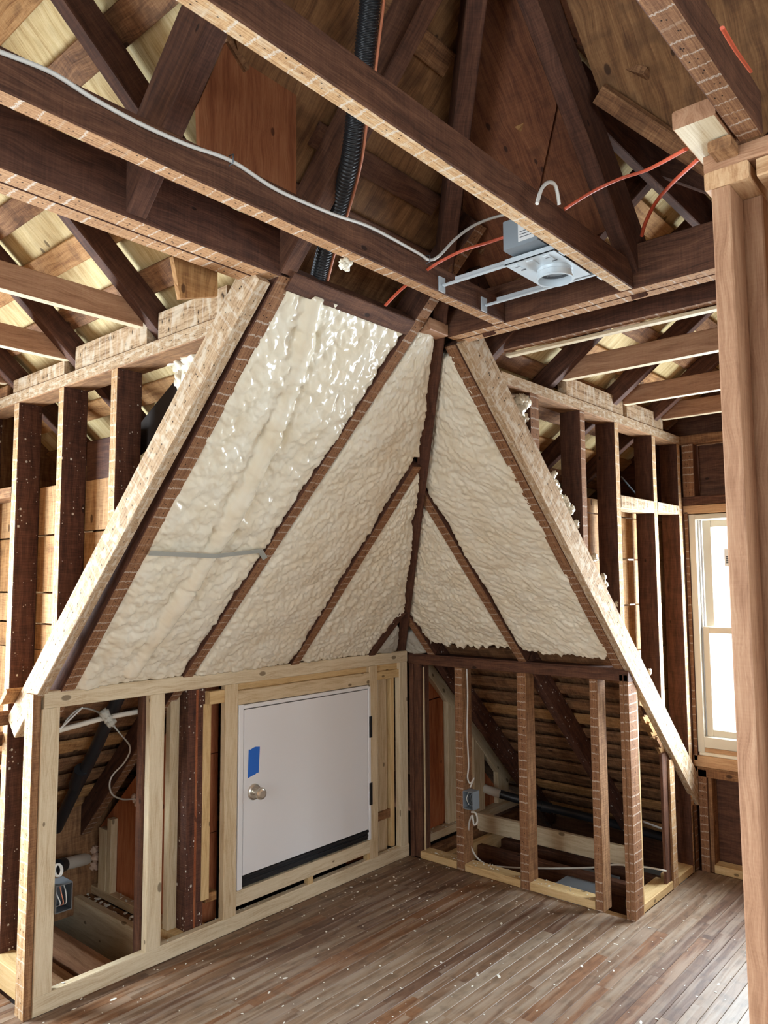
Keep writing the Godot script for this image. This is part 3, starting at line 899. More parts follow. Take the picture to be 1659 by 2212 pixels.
func build_dormer_b() -> void:
	var P := Vector3(0, 0, 1)
	var w := thing("wall_dormer_right", "cheek wall of the right dormer with foam along its sloping plate", "wall", "structure")
	slope(w, "sloping_plate", sb(.86, 1.372), sb(-1.36, 1.372), NB, .035, .13, M.chalky, [P, -NB], M.chalky)
	for s in [[-.862, -.790], [-.418, -.365], [-.05, .002], [.42, .472], [.785, .835]]:
		var yb: float = maxf(1.18 - .963 * s[0] + .12, 0.0) if s[0] < .6 else .0
		var z0 := 1.27 if s[0] > -.8 else 1.33
		box(w, "stud", s[0], s[1], yb, 2.395, z0, 1.372, 1, M.old2, [P], M.lath3 if s[0] > -.1 else M.lath2)
	# studs under the sloping plate
	box(w, "stud", .06, .118, .0, 1.12, 1.352, 1.374, 1, M.newy)
	box(w, "stud", .43, .565, .0, .70, 1.345, 1.36, 1, M.old)
	box(w, "stud", .498, .565, .0, .66, 1.36, 1.372, 1, M.oldtan, [P], M.lath3)
	box(w, "stud", .80, .885, .0, .36, 1.29, 1.372, 1, M.old, [P], M.lath2)
	for s in [[.12, .497], [.567, .80]]:
		box(w, "bottom_plate", s[0], s[1], 0, .042, 1.275, 1.37, 0, M.newy)
	box(w, "top_plate", -1.08, .84, 2.395, 2.446, 1.27, 1.372, 0, M.oldtan, [P], M.chalky)
	for s in [[-.53, .07], [.12, .60]]: box(w, "blocking", s[0], s[1], 2.447, 2.535, 1.325, 1.368, 0, M.chalky)
	box(w, "fire_block", .003, .419, 1.97, 2.035, 1.28, 1.374, 0, M.chalky)
	box(w, "fire_block", .473, .785, 1.985, 2.035, 1.28, 1.374, 0, M.chalky)
	var ys := [.55, .75, .99, 1.238, 1.484, 1.727, 1.952, 2.03]
	for i in ys.size() - 1:
		var y1: float = ys[i + 1] - .008
		panel(w, "sheathing_board", [Vector3((1.33 - ys[i]) / .963, ys[i], 1.245), Vector3(.95, ys[i], 1.245), Vector3(.95, y1, 1.245), Vector3((1.33 - y1) / .963, y1, 1.245)], Vector3(0, 0, -1), .02, M.slatl if i % 2 else M.slatl2)
	for q in [[-.68, -.02], [.055, .455], [.53, .95]]:
		var yl: float = maxf(1.34 - .963 * q[0], .56)
		var yr: float = maxf(1.34 - .963 * q[1], .56)
		panel(w, "backing_board", [Vector3(q[0], yl, 1.205), Vector3(q[1], yr, 1.205), Vector3(q[1], 2.0, 1.205), Vector3(q[0], 2.0, 1.205)], Vector3(0, 0, -1), .003, M.slatl)
	slope(w, "iron_rod", on_z(1344, 1030, 1.22), on_z(1382, 1075, 1.22), Vector3(0, 0, -1), .008, .008, M.steeld)
	# window wall
	var f := thing("wall_front_right", "front wall of the right dormer framed in brown studs around the bright window", "wall", "structure")
	var N := Vector3(-1, 0, 0)
	box(f, "stud", .86, .95, 0, .55, 1.39, 1.44, 1, M.old, [N], M.lath2)
	box(f, "stud", .87, .95, 0.0, .55, 1.44, 1.462, 1, M.oldtan)
	box(f, "stud", .845, .95, .38, 2.04, 1.345, 1.372, 1, M.old)
	box(f, "stud", .86, .95, .5, .566, 1.372, 1.392, 1, M.old)
	box(f, "stud", .855, .95, .6, 2.0, 1.373, 1.398, 1, M.old2, [N], M.lath2)
	box(f, "stud", .86, .95, 2.09, 2.40, 1.372, 1.44, 1, M.old, [N], M.lath2)
	box(f, "bottom_plate", .86, .95, 0, .045, 1.462, 2.72, 2, M.newy)
	box(f, "rough_sill", .855, .95, .566, .628, 1.372, 2.72, 2, M.firlt)
	box(f, "rough_sill", .86, .95, .51, .565, 1.38, 2.72, 2, M.oldtan)
	box(f, "header", .86, .95, 2.04, 2.09, 1.355, 2.72, 2, M.old)
	box(f, "header", .855, .95, 1.99, 2.038, 1.355, 2.72, 2, M.firlt)
	box(f, "top_plate", .86, .95, 2.395, 2.45, 1.355, 2.72, 2, M.oldtan)
	box(f, "block", .87, .9, 2.09, 2.13, 1.63, 1.66, 1, M.oldtan)
	box(f, "sheathing_board", .955, .975, -.1, .56, 1.2, 2.8, 2, M.old)
	box(f, "sheathing_board", .97, .985, 1.96, 3.3, .45, 3.0, 2, M.old)
	box(f, "sheathing_board", .955, .975, .5, 2.1, 1.2, 1.39, 1, M.old2)
	box(f, "sheathing_board", .955, .975, .5, 2.1, 2.34, 2.8, 1, M.old2)
	box(f, "foam_bead", .862, .93, .628, .648, 1.405, 2.3, 2, M.foam, [], null, .008)
	# window
	var wn := thing("window_1", "cream vinyl double hung window glowing white", "window", "structure")
	box(wn, "window_frame", .86, .95, .648, 1.985, 1.398, 1.436, 1, M.vinyl)
	box(wn, "window_frame", .86, .95, .648, 1.985, 2.30, 2.338, 1, M.vinyl)
	box(wn, "window_frame", .86, .95, 1.955, 1.985, 1.436, 2.30, 2, M.vinyl)
	box(wn, "window_sill", .855, .95, .675, .735, 1.436, 2.30, 2, M.vinyl)
	box(wn, "window_sill", .862, .95, .648, .675, 1.41, 2.30, 2, M.firlt)
	box(wn, "track", .89, .90, .735, 1.955, 1.437, 1.447, 1, M.white)
	box(wn, "track", .905, .915, .735, 1.955, 1.437, 1.452, 1, M.white)
	var up := Node3D.new()
	up.name = "upper_sash"
	wn.add_child(up)
	box(up, "stile", .915, .945, 1.32, 1.952, 1.452, 1.502, 1, M.vinyl)
	box(up, "stile", .915, .945, 1.32, 1.952, 2.24, 2.298, 1, M.vinyl)
	box(up, "rail", .915, .945, 1.91, 1.952, 1.502, 2.24, 2, M.vinyl)
	box(up, "pane", .928, .932, 1.32, 1.915, 1.502, 2.24, 1, M.glass)
	var lo := Node3D.new()
	lo.name = "lower_sash"
	wn.add_child(lo)
	box(lo, "stile", .88, .91, .737, 1.345, 1.445, 1.482, 1, M.vinyl)
	box(lo, "stile", .88, .91, .737, 1.345, 2.25, 2.298, 1, M.vinyl)
	box(lo, "rail", .88, .91, .737, .775, 1.482, 2.25, 2, M.vinyl)
	box(lo, "meeting_rail", .88, .91, 1.308, 1.345, 1.482, 2.25, 2, M.vinyl)
	box(lo, "pane", .893, .897, .775, 1.31, 1.482, 2.25, 1, M.glass)
	# stickers on the glass
	for s in [[.927, 1.735, 1.566, "upper"], [.892, 1.215, 1.60, "lower"]]:
		var t := thing("glass_sticker", "small pale printed sticker on the %s window pane" % s[3], "sticker")
		box(t, "paper", s[0] - .0008, s[0], s[1] - .05, s[1] + .05, s[2], s[2] + .06, 1, plain(Color8(236, 238, 238), .5), [], null, .0002)
		for k in 4: box(t, "print", s[0] - .0014, s[0] - .0008, s[1] - .032 + k * .011, s[1] - .026 + k * .011, s[2] + .008, s[2] + .045, 1, M.ink, [], null, .0002)
	var oc := thing("wall_cheek_right", "far cheek wall of the right dormer behind the post", "wall", "structure")
	box(oc, "wall_board", -1.3, .98, -.05, 2.6, 2.72, 2.80, 0, M.oldtan)
	# dormer roof
	var r := thing("roof_dormer_right", "right dormer roof, brown slats over pale plywood, far side in painted shade, fir ties", "roof", "structure")
	var nr := Vector3(0, 1, -.75).normalized()
	var nl := Vector3(0, 1, .75).normalized()
	for x in [-1.12, -.62, -.02, .50]:
		slope(r, "dormer_rafter", Vector3(x, 2.46 - .746 * (.58 if x > -.3 else .1), 1.33 - (.58 if x > -.3 else .1)), Vector3(x, 2.99, 2.04), nr, .045, .085, M.old2)
		slope(r, "dormer_rafter", Vector3(x, 2.46, 2.75), Vector3(x, 2.99, 2.04), nl, .045, .085, M.old2)
	box(r, "cavity_deck", -.62, .97, 1.975, 1.99, .5, 1.235, 0, M.slat)
	box(r, "ridge_board", -1.7, .95, 2.94, 3.09, 2.025, 2.055, 0, M.old2)
	var q := -.08 - .148 * 5
	var k := 0
	while q < .66:
		var y := 2.60 + .75 * q
		slope(r, "slat", Vector3(1.0, y, 1.37 + q), Vector3(maxf((1.18 + .15 - y) / .963, -1.72), y, 1.37 + q), nr, .085, .02, M.slat if k % 3 else M.slatl)
		if q > -.1: slope(r, "slat", Vector3(1.0, y, 2.71 - q), Vector3(maxf((1.18 + .15 - y) / .963, -1.72), y, 2.71 - q), nl, .085, .02, M.old2 if k % 3 else M.slat)  # far-side slats take darker wood, shade of the valley put into colour
		q += .148
		k += 1
	panel(r, "sheathing", [Vector3(1.05, 1.976, .50), Vector3(1.05, 3.131, 2.04), Vector3(-1.82, 3.131, 2.04), Vector3(-.62, 1.976, .50)], nr, .015, M.plyp)
	panel(r, "sheathing", [Vector3(1.05, 2.441, 2.96), Vector3(1.05, 3.131, 2.04), Vector3(-1.82, 3.131, 2.04), Vector3(-1.10, 2.441, 2.96)], nl, .015, M.plyd)  # far slope sheathing darkened in place of shadow
	var D := Vector3.DOWN
	box(r, "old_tie", -1.115, -1.07, 2.515, 2.62, 1.39, 2.7, 2, M.old2, [D], M.lath2)
	box(r, "tie_joist", -1.072, -1.04, 2.50, 2.512, 1.39, 2.7, 2, M.new)
	for x in [-.575, .075, .575]:
		box(r, "tie_joist", x - .02, x + .02, 2.50, 2.59, 1.378, 2.7, 2, M.fir, [D], M.new)  # undersides painted paler for the light that falls on them

func build_partition() -> void:
	var w := thing("wall_partition", "fresh reddish fir studs and doubled plate of a new partition corner", "wall", "structure")
	box(w, "upper_plate", -2.035, -1.94, 2.462, 2.4995, 2.475, 3.6, 2, M.fir)
	box(w, "lower_plate", -2.035, -1.2, 2.423, 2.461, 2.475, 2.562, 0, M.firlt)
	box(w, "lower_plate", -2.03, -1.94, 2.423, 2.461, 2.575, 3.6, 2, M.firlt)
	box(w, "stud", -2.033, -1.945, 0, 2.422, 2.487, 2.524, 1, M.fir)
	box(w, "stud", -1.943, -1.905, 0, 2.422, 2.476, 2.562, 1, M.fir)
	box(w, "stud", -1.90, -1.865, 0, 2.422, 2.50, 2.62, 1, M.firlt)
	box(w, "stud", -2.03, -1.94, 0, 2.422, 2.63, 2.668, 1, M.fir)
	box(w, "stud", -2.03, -1.94, 0, 2.422, 3.1, 3.138, 1, M.fir)
	box(w, "stud", -1.5, -1.462, 0, 2.422, 2.475, 2.562, 1, M.fir)
	box(w, "nailing_block", -2.165, -1.7, 2.503, 2.541, 2.46, 2.542, 0, M.fir, [Vector3.DOWN], M.new)  # bottom face in pale wood, its brightness from light painted on
	box(w, "old_block", -2.085, -2.037, 2.475, 2.499, 2.50, 2.545, 0, M.oldtan)

func build_eaves() -> void:
	var e := thing("roof_eave_left", "low space behind the door wall with slats, plywood side and pale joists", "roof", "structure")
	# slats under the lower roof
	var z := -.18
	while z > -1.4:
		slope(e, "roof_slat", sa(-2.3, z, .15), sa(.1, z, .15), NA, .078, .02, M.slatl if rng.randf() < .6 else M.slat)
		z -= .102
	panel(e, "roof_deck", [sa(-2.1, 1.4, .23), sa(-2.1, -1.6, .23), sa(1.7, -1.6, .23), sa(.2, .0, .23), sa(-1.0, 1.4, .23)], NA, .02, M.slat)
	# plywood side of the closet behind the door
	panel(e, "plywood_side", [Vector3(-1.488, .02, -.05), Vector3(-1.488, .02, -1.22), Vector3(-1.488, 1.12, -.05)], Vector3(1, 0, 0), .012, M.ply)
	box(e, "side_plate", -1.53, -1.44, .02, .06, -1.25, -.05, 2, M.new2)
	for q in [[-.82, -.745, .36], [-.74, -.70, .42], [-.42, -.36, .75]]:
		box(e, "side_stud", -1.527, -1.49, .06, q[2], q[0], q[1], 1, M.new2)
	box(e, "floor_joist", -1.62, -1.58, -.20, .03, -1.3, -.02, 2, M.new)
	box(e, "floor_joist", -1.80, -1.76, -.24, -.04, -1.3, -.02, 2, M.fir)
	box(e, "floor_joist", -1.87, -1.82, -.26, -.15, -1.3, -.02, 2, M.firlt)
	box(e, "old_joist", -1.58, -1.53, -.1, .018, -1.3, -.05, 2, M.slat)
	box(e, "lath_ceiling", -2.3, 1.4, -.30, -.27, -1.5, -.0, 0, M.dust)
	box(e, "lath_ceiling", 0.0, 1.5, -.30, -.27, 0.0, 2.5, 0, M.dust)
	box(e, "fascia", -2.3, 1.6, -.3, .05, -1.5, -1.46, 0, M.old)
	box(e, "rim_board", -2.23, 0, -.27, -.021, -.03, -.008, 0, M.old)
	# right eave
	var b := thing("roof_eave_right", "low space behind the right knee wall with dark slats and orange plywood", "roof", "structure")
	var x := .14
	while x < 1.5:
		slope(b, "roof_slat", sb(x, -.1, .15), sb(x, 1.26, .15), NB, .078, .02, M.slatl if rng.randf() < .6 else M.slat)
		x += .102
	panel(b, "roof_deck", [sb(-1.4, 1.25, .23), sb(-1.4, 1.0, .23), sb(.0, -.3, .23), sb(1.6, -1.7, .23), sb(1.6, 1.25, .23)], NB, .02, M.slat)
	var y_of := func(xx: float) -> float: return 1.13 - .963 * xx
	panel(b, "plywood_side", [Vector3(.10, .04, -.03), Vector3(1.05, .04, -.03), Vector3(1.05, y_of.call(1.05), -.03), Vector3(.38, y_of.call(.38), -.03), Vector3(.38, .873, -.03), Vector3(.10, .858, -.03)], Vector3(0, 0, -1), .012, M.ply)
	panel(b, "plywood_side", [Vector3(.10, .866, -.028), Vector3(.38, .881, -.028), Vector3(.30, 1.05, -.028), Vector3(.10, 1.10, -.028)], Vector3(0, 0, -1), .012, M.ply)
	slope(b, "rake_plate", Vector3(.155, 1.06, -.008), Vector3(1.06, .19, -.008), Vector3(.69, .72, 0), .04, .075, M.new2)
	for s in [[.38, .492, .875], [.66, .785, .60], [.945, 1.08, .33]]:
		box(b, "side_stud", s[0], s[1], .095, s[2], -.028, .01, 1, M.new2)
	box(b, "side_plate", .10, 1.22, .045, .092, -.03, .04, 0, M.new2)
	box(b, "old_joist", .08, 1.22, -.06, .03, .04, .09, 0, M.slat)
	box(b, "floor_joist", .09, .8, -.10, .0, .13, .17, 0, M.newy)
	box(b, "white_board", .585, .62, .02, .125, .08, 1.10, 2, M.new)
	box(b, "cross_joist", .45, .5, -.2, -.02, .1, 1.3, 2, M.old)
	box(b, "cross_joist", .72, .77, -.22, -.05, .0, 1.3, 2, M.old)
	box(b, "cross_joist", .22, .27, -.24, -.10, .1, 1.3, 2, M.slatl)
	box(b, "fallen_panel", .12, .62, -.07, -.055, .78, 1.02, 0, M.grey)
	box(b, "fascia", 1.46, 1.5, -.3, .1, -1.5, 2.5, 2, M.old)
	box(b, "end_board", .0, 1.5, -.3, .9, 2.46, 2.5, 0, M.old)
	box(b, "rim_board", .0, .05, -.27, -.021, 0, 1.37, 2, M.old)
	box(b, "rim_board", .0, .86, -.27, -.021, 1.35, 1.372, 0, M.old)
	box(b, "far_joist", .99, 1.04, .03, .10, 1.3, 2.72, 2, M.old)

func build_foam() -> void:
	var pa := func(s: float, t: float) -> Vector3: return sa(s, t)
	var pb := func(s: float, t: float) -> Vector3: return sb(-t, s)
	var hl := func(z: float) -> float: return -.068 - 1.046 * z
	var hr := func(t: float) -> float: return -.052 + .981 * t
	var line := []
	for p in [[682, 650], [660, 740], [628, 850], [590, 950], [535, 1060], [480, 1160], [400, 1290], [330, 1390], [285, 1452]]:
		var q := on_a(p[0], p[1], 0.0)
		line.append(Vector2(q.x, q.z))
	foam("glossy cream spray foam bay with a buried pipe and metal strap", .0, 1.325, func(z): return -2.108 - .043 * z, func(_z): return -1.597, pa, NA, M.foamg, 501, {"amp": .013, "lump": 20.0, "pipe": line})
	foam("matte cream spray foam bay between the hip and second rafter from the glossy bay", .0, 1.345, func(_z): return -1.537, func(z): return minf(-.95 - .154 * z if z < .96 else 9.0, hl.call(z)), pa, NA, M.foam, 502, {"amp": .011, "lump": 38.0})
	foam("triangular cream spray foam bay left of the hip rafter over the door's hinge side", .0, .905, func(z): return -.884 - .156 * z, func(z): return -.357 if z < .235 else hl.call(z), pa, NA, M.foam, 503, {"amp": .014, "lump": 34.0})
	foam("small greyish foam triangle left of the hip foot", .0, .16, func(_z): return -.294, func(z): return hl.call(z) if z > .16 else -.10 - 1.046 * z, pa, NA, M.overspray, 504, {"amp": .010})
	foam("small greyish foam triangle right of the hip foot", .0, .135, func(t): return hr.call(t), func(_t): return .142, pb, NB, M.overspray, 505, {"amp": .010})
	foam("cream spray foam bay right of the hip rafter with ragged lower edge", .05, .80, func(t): return maxf(.213, hr.call(t)), func(_t): return .766, pb, NB, M.foam, 506, {"amp": .014, "lump": 34.0, "ragged": .05})
	foam("large cream spray foam bay beside the right dormer's sloping plate", .04, 1.335, func(t): return maxf(.826, hr.call(t)), func(_t): return 1.322, pb, NB, M.foam, 507, {"amp": .011, "lump": 36.0, "ragged": .03})
	# foam squeezed out past the sloping plate of the right dormer
	var st := thing("foam_bead", "lumpy cream foam bead squeezed out above the right dormer's sloping plate", "insulation")
	var r2 := RandomNumberGenerator.new()
	r2.seed = 9
	for p in [[1122, 850, .05], [1128, 880, .045], [1136, 905, .035], [1196, 1030, .03], [1203, 1050, .035], [1210, 1070, .025], [1222, 1085, .03], [1232, 1105, .035], [1246, 1135, .025], [1258, 1150, .02], [1285, 1205, .025], [1305, 1255, .03], [1335, 1310, .025], [1372, 1400, .02], [1403, 1450, .022]]:
		var q := on_z(p[0], p[1], 1.355)
		for k in 3:
			var jit: Vector3 = Vector3(r2.randf_range(-.6, .6), r2.randf_range(-.6, .6), r2.randf_range(-.2, .1)) * p[2]
			lump(st, "lump", q + jit, Vector3(.62, .55, .5) * p[2] * r2.randf_range(.6, 1.05), M.foamg, 700 + int(p[0]) + k)
	var dr := thing("foam_drip", "small white foam blob stuck under the joist beside the conduit", "insulation")
	lump(dr, "lump", on_z(747, 560, 1.58) - Vector3(0, .012, 0), Vector3(.018, .016, .014), M.foam, 861)
	lump(dr, "lump", on_z(742, 563, 1.58) - Vector3(0, .014, 0), Vector3(.012, .010, .012), M.foam, 862)
	# overspray around the left cheek
	var g := thing("foam_patch", "glossy grey cream foam patch between left cheek plate and sloping plate", "insulation")
	for p in [[385, 765, .045], [412, 752, .05], [436, 742, .05], [398, 790, .045], [420, 780, .055], [440, 770, .05], [398, 822, .04], [416, 812, .045], [402, 850, .035]]:
		lump(g, "lump", on_x(p[0], p[1], -2.1), Vector3(.7, 1, 1) * p[2], M.foamg, 800 + int(p[0]))
	panel(g, "black_felt", [on_x(388, 810, -2.085), on_x(400, 850, -2.085), on_x(330, 960, -2.085), on_x(300, 985, -2.085), on_x(275, 950, -2.085), on_x(330, 880, -2.085)], Vector3(1, 0, 0), .004, M.felt)

func build_fittings() -> void:
	# corrugated conduit dropping through the joists
	var cd := thing("corrugated_conduit", "black corrugated flexible conduit hanging down through the joists", "conduit")
	var pts := []
	for p in [[686, 605, .06], [702, 540, .05], [732, 445, .02], [755, 350, -.045], [768, 250, -.05], [780, 180, -.05], [790, 90, -.05], [800, 0, -.05], [806, -80, -.05]]:
		pts.append(on_a(p[0], p[1], p[2]))
	pts = curve(pts, 52)
	add(cd, "tube", tube_mesh(pts, func(i): return .0235 + .0026 * sin(i * PI * .5), M.pipe, 16))
	var wp := []
	for i in range(0, pts.size(), 20): wp.append(pts[i] + Vector3(.024, 0, .02))
	tube(cd, "copper_wire", curve(wp, 3), .0042, M.copper, 8)
	# white cable along the joist
	var wc := thing("white_cable", "white cable stapled along the ceiling joist towards the lamp housing", "cable")
	var cp := []
	for p in [[-30, 100], [0, 112], [110, 156], [200, 212], [300, 266], [400, 311], [500, 348], [600, 411], [720, 463], [800, 491], [900, 545], [926, 561]]: cp.append(on_z(p[0], p[1], 1.613))
	for p in [[948, 553, 1.63], [985, 515, 1.66], [1030, 484, 1.70], [1092, 464, 1.76], [1130, 470, 1.84]]: cp.append(on_z(p[0], p[1], p[2]))
	tube(wc, "sheath", curve(cp, 8), .0062, M.cable, 8, .7)
	for p in [[499, 345], [924, 560]]:
		var q := on_z(p[0], p[1], 1.613)
		tube(wc, "staple", [q + Vector3(0, .012, -.008), q + Vector3(0, .010, .008), q + Vector3(0, -.010, .008), q + Vector3(0, -.012, -.008)], .0016, M.steeld, 6)
	var lp := thing("cable_loop", "short white cable loop standing over the joist above the lamp housing", "cable")
	tube(lp, "sheath", curve([on_z(1160, 440, 2.12), on_z(1170, 408, 2.12), on_z(1185, 394, 2.12), on_z(1200, 402, 2.12), on_z(1208, 442, 2.12)], 8), .0045, M.cable, 8)
	var oa := thing("orange_cable", "orange cable running from the slope into the lamp's junction box", "cable")
	tube(oa, "sheath", curve([on_z(832, 660, 1.40), on_z(870, 622, 1.48), on_z(930, 578, 1.62), on_z(960, 560, 1.66), on_z(1000, 541, 1.72), on_z(1060, 522, 1.78), on_z(1118, 502, 1.86)], 8), .0055, M.orange, 8, .7)
	var ob := thing("orange_cable", "orange cable crossing between the joist and the partition plate", "cable")
	tube(ob, "sheath", curve([on_z(1219, 452, 2.09), on_z(1280, 414, 2.15), on_z(1340, 386, 2.22), on_z(1400, 366, 2.30), on_z(1482, 322, 2.44)], 8), .0058, M.orange, 8, .7)
	var oc := thing("orange_cable", "curved orange cable dropping from the partition plate to the header", "cable")
	tube(oc, "sheath", curve([on_z(1386, 510, 2.10), on_z(1394, 482, 2.13), on_z(1415, 440, 2.2), on_z(1450, 398, 2.3), on_z(1508, 344, 2.44)], 8), .0055, M.orange, 8, .7)
	var od := thing("orange_cable", "orange cable hanging past the far edge of the tall joist by the top plate", "cable")
	tube(od, "sheath", curve([on_z(1560, 60, 2.72), on_z(1590, 110, 2.70), on_z(1622, 155, 2.66)], 8), .003, M.orange, 8, .7)
	# recessed lamp housing
	var lm := thing("lamp_housing", "galvanised recessed lamp housing hung on bars between two joists", "lamp")
	box(lm, "plate", -1.825, -1.605, 2.502, 2.506, 1.858, 2.012, 0, M.steel, [], null, .001)
	for s in [[-1.825, -1.822], [-1.608, -1.605]]: box(lm, "flange", s[0], s[1], 2.502, 2.52, 1.858, 2.012, 2, M.steel, [], null, .0008)
	var cen := Vector3(-1.705, 2.504, 1.95)
	lathe(lm, "ring", cen, Vector3.DOWN, [Vector2(.050, -.001), Vector2(.0485, .010), Vector2(.050, .012), Vector2(.050, .026), Vector2(.0535, .028), Vector2(.0535, .032), Vector2(.048, .032), Vector2(.047, .0)], M.steel, 36)
	lathe(lm, "can", cen, Vector3.UP, [Vector2(.047, -.01), Vector2(.047, .10), Vector2(.0005, .10)], M.steeld, 30)
	box(lm, "circuit_label", -1.74, -1.70, 2.598, 2.602, 1.92, 1.98, 0, M.green, [], null, .0005)
	box(lm, "data_label", -1.69, -1.66, 2.598, 2.602, 1.92, 1.97, 0, M.paper, [], null, .0005)
	for x in [-1.787, -1.555]:
		box(lm, "hanger_bar", x - .006, x + .006, 2.518, 2.524, 1.615, 2.018, 2, M.steel, [], null, .001)
		box(lm, "hanger_bar", x - .003, x + .003, 2.524, 2.536, 1.66, 2.018, 2, M.steel, [], null, .001)
		box(lm, "hanger_foot", x - .016, x + .016, 2.502, 2.548, 1.6065, 1.611, 1, M.steel, [], null, .0008)
		box(lm, "hanger_foot", x - .016, x + .016, 2.504, 2.548, 2.014, 2.0185, 1, M.steel, [], null, .0008)
	for k in 3: box(lm, "bar_clip", -1.812, -1.775, 2.5, 2.527, 1.87 + k * .05, 1.89 + k * .05, 2, M.steel, [], null, .001)
	for k in 4:
		box(lm, "slot", -1.80 + (k % 2) * .03, -1.797 + (k % 2) * .03, 2.4995, 2.5018, 1.875 + k * .004 + int(k / 2) * .09, 1.89 + k * .004 + int(k / 2) * .09, 2, M.steeld, [], null, .0003)
	box(lm, "junction_box", -1.86, -1.80, 2.53, 2.612, 1.875, 1.985, 1, M.grey)
	var lab := panel(lm, "box_label", [Vector3(-1.861, 2.54, 1.925), Vector3(-1.861, 2.54, 1.975), Vector3(-1.861, 2.605, 1.975), Vector3(-1.861, 2.605, 1.925)], Vector3(-1, 0, 0), .0008, M.paper)
	for k in 7: panel(lab, "barcode_line", [Vector3(-1.8619, 2.582, 1.935 + k * .004), Vector3(-1.8619, 2.582, 1.937 + k * .004), Vector3(-1.8619, 2.595, 1.937 + k * .004), Vector3(-1.8619, 2.595, 1.935 + k * .004)], Vector3(-1, 0, 0), .0003, M.ink)
	for k in 3: panel(lab, "print_line", [Vector3(-1.8619, 2.55 + k * .008, 1.93), Vector3(-1.8619, 2.55 + k * .008, 1.966), Vector3(-1.8619, 2.552 + k * .008, 1.966), Vector3(-1.8619, 2.552 + k * .008, 1.93)], Vector3(-1, 0, 0), .0003, M.ink)
	# metal strap across the glossy bay
	var sp := thing("metal_strap", "thin galvanised strap holding the foamed pipe across the glossy bay", "strap")
	var s0 := on_a(318, 1186, 0.0) - NA * .022
	var s1 := on_a(455, 1186, 0.0) - NA * .04
	var s2 := on_a(560, 1186, 0.0) - NA * .012
	for e in [[s0, s1], [s1, s2]]: slope(sp, "band", e[0], e[1], NA, .022, .002, M.band)
	slope(sp, "bent_end", s2, on_a(572, 1206, 0.0) - NA * .004, NA, .022, .002, M.band)
	# black pipe below the bay, in the eave
	var bp := thing("drain_pipe", "black drain pipe sloping down behind the door wall's open bay", "pipe")
	tube(bp, "pipe", curve([on_a(270, 1478, .05), on_a(240, 1540, .05), on_a(205, 1620, .05), on_a(165, 1700, .05), on_a(122, 1790, .05)], 6), .028, M.pipe, 16)
	tube(bp, "coupling", [on_a(176, 1662, .05), on_a(164, 1695, .05)], .033, M.pipe, 16)
	var wh := thing("water_pipe", "white pipe lying across the eave behind the door wall", "pipe")
	tube(wh, "pipe", [on_a(120, 1580, -.04), on_a(220, 1552, -.04), on_a(310, 1535, -.04)], .011, M.pvc, 10)
	for k in 3: lump(wh, "tie_foam", on_a(226 + k * 7, 1542 + k * 9, -.045), Vector3.ONE * .02, M.overspray, 850 + k)
	var ew := thing("eave_cable", "thin white cable drooping behind the door wall to a foam plug", "cable")
	tube(ew, "sheath", curve([on_z(130, 1580, -.2), on_z(150, 1548, -.2), on_z(180, 1530, -.22), on_z(222, 1545, -.3), on_z(262, 1588, -.35), on_z(281, 1615, -.38), on_z(270, 1645, -.4), on_z(240, 1680, -.45), on_z(240, 1712, -.48), on_z(262, 1726, -.5), on_z(290, 1726, -.52)], 8), .004, M.cable, 8)
	tube(ew, "sheath", curve([on_z(130, 1575, -.1), on_z(152, 1553, -.1), on_z(178, 1528, -.1)], 4), .004, M.cable, 8)
	var q0 := Vector3(-1.50, 0, 0)
	for k in 3: lump(ew, "foam_plug", on_x(289 + k * 4, 1722 + k * 7, -1.5), Vector3.ONE * .014, M.pink, 820 + k)
	var sl := thing("pipe_sleeve", "short white pipe sleeve through the plywood side behind the door wall", "pipe")
	tube(sl, "pipe", [on_x(134, 1868, -1.75), on_x(198, 1852, -1.5)], .030, M.pvc, 18)
	tube(sl, "black_end", [on_x(124, 1872, -1.79), on_x(136, 1868, -1.745)], .033, M.pipe, 18)
	for k in 7: lump(sl, "foam_collar", on_x(198 + 9.0 * cos(k * .9), 1852 + 22.0 * sin(k * .9), -1.515), Vector3.ONE * .022, M.pink, 830 + k)
	# switch box on the end stud
	var ba := thing("switch_box", "grey steel switch box on the left end stud of the door wall", "box")
	box(ba, "back", -2.158, -2.09, .352, .455, -.075, -.07, 1, M.steeld)
	for s in [[-2.158, -2.154, .352, .455], [-2.094, -2.09, .352, .455]]: box(ba, "side", s[0], s[1], s[2], s[3], -.07, .008, 1, M.steeld, [], null, .001)
	for s in [[.352, .356], [.451, .455]]: box(ba, "side", -2.154, -2.094, s[0], s[1], -.07, .008, 0, M.steeld, [], null, .001)
	for k in 3: tube(ba, "wire", curve([Vector3(-2.14 + k * .014, .448, -.03), Vector3(-2.146 + k * .018, .42, -.01), Vector3(-2.132 + k * .012, .38, -.006), Vector3(-2.14 + k * .016, .365, -.03)], 5), .0025, M.cable if k != 1 else M.copper, 6)
	var cl := thing("cable_coil", "white cable looped in two rings above the switch box", "cable")
	for k in 2:
		var ring := []
		for i in 19: ring.append(on_z(124 + 8.0 * cos(TAU * i / 18.0) + k * 3, 1880 + 13.0 * sin(TAU * i / 18.0), -.02 - .012 * k))
		tube(cl, "ring", ring, .0035, M.cable, 8)
	# outlet box on the right knee wall
	var bb := thing("outlet_box", "grey plastic outlet box on a striped stud of the right knee wall", "box")
	for s in [[.343, .346], [.438, .441]]: box(bb, "side", -.012, .05, s[0], s[1], .398, .462, 2, M.grey, [], null, .001)
	box(bb, "side", -.012, .05, .346, .438, .459, .462, 1, M.grey, [], null, .001)
	box(bb, "side", -.012, .05, .346, .438, .394, .397, 1, M.grey, [], null, .001)
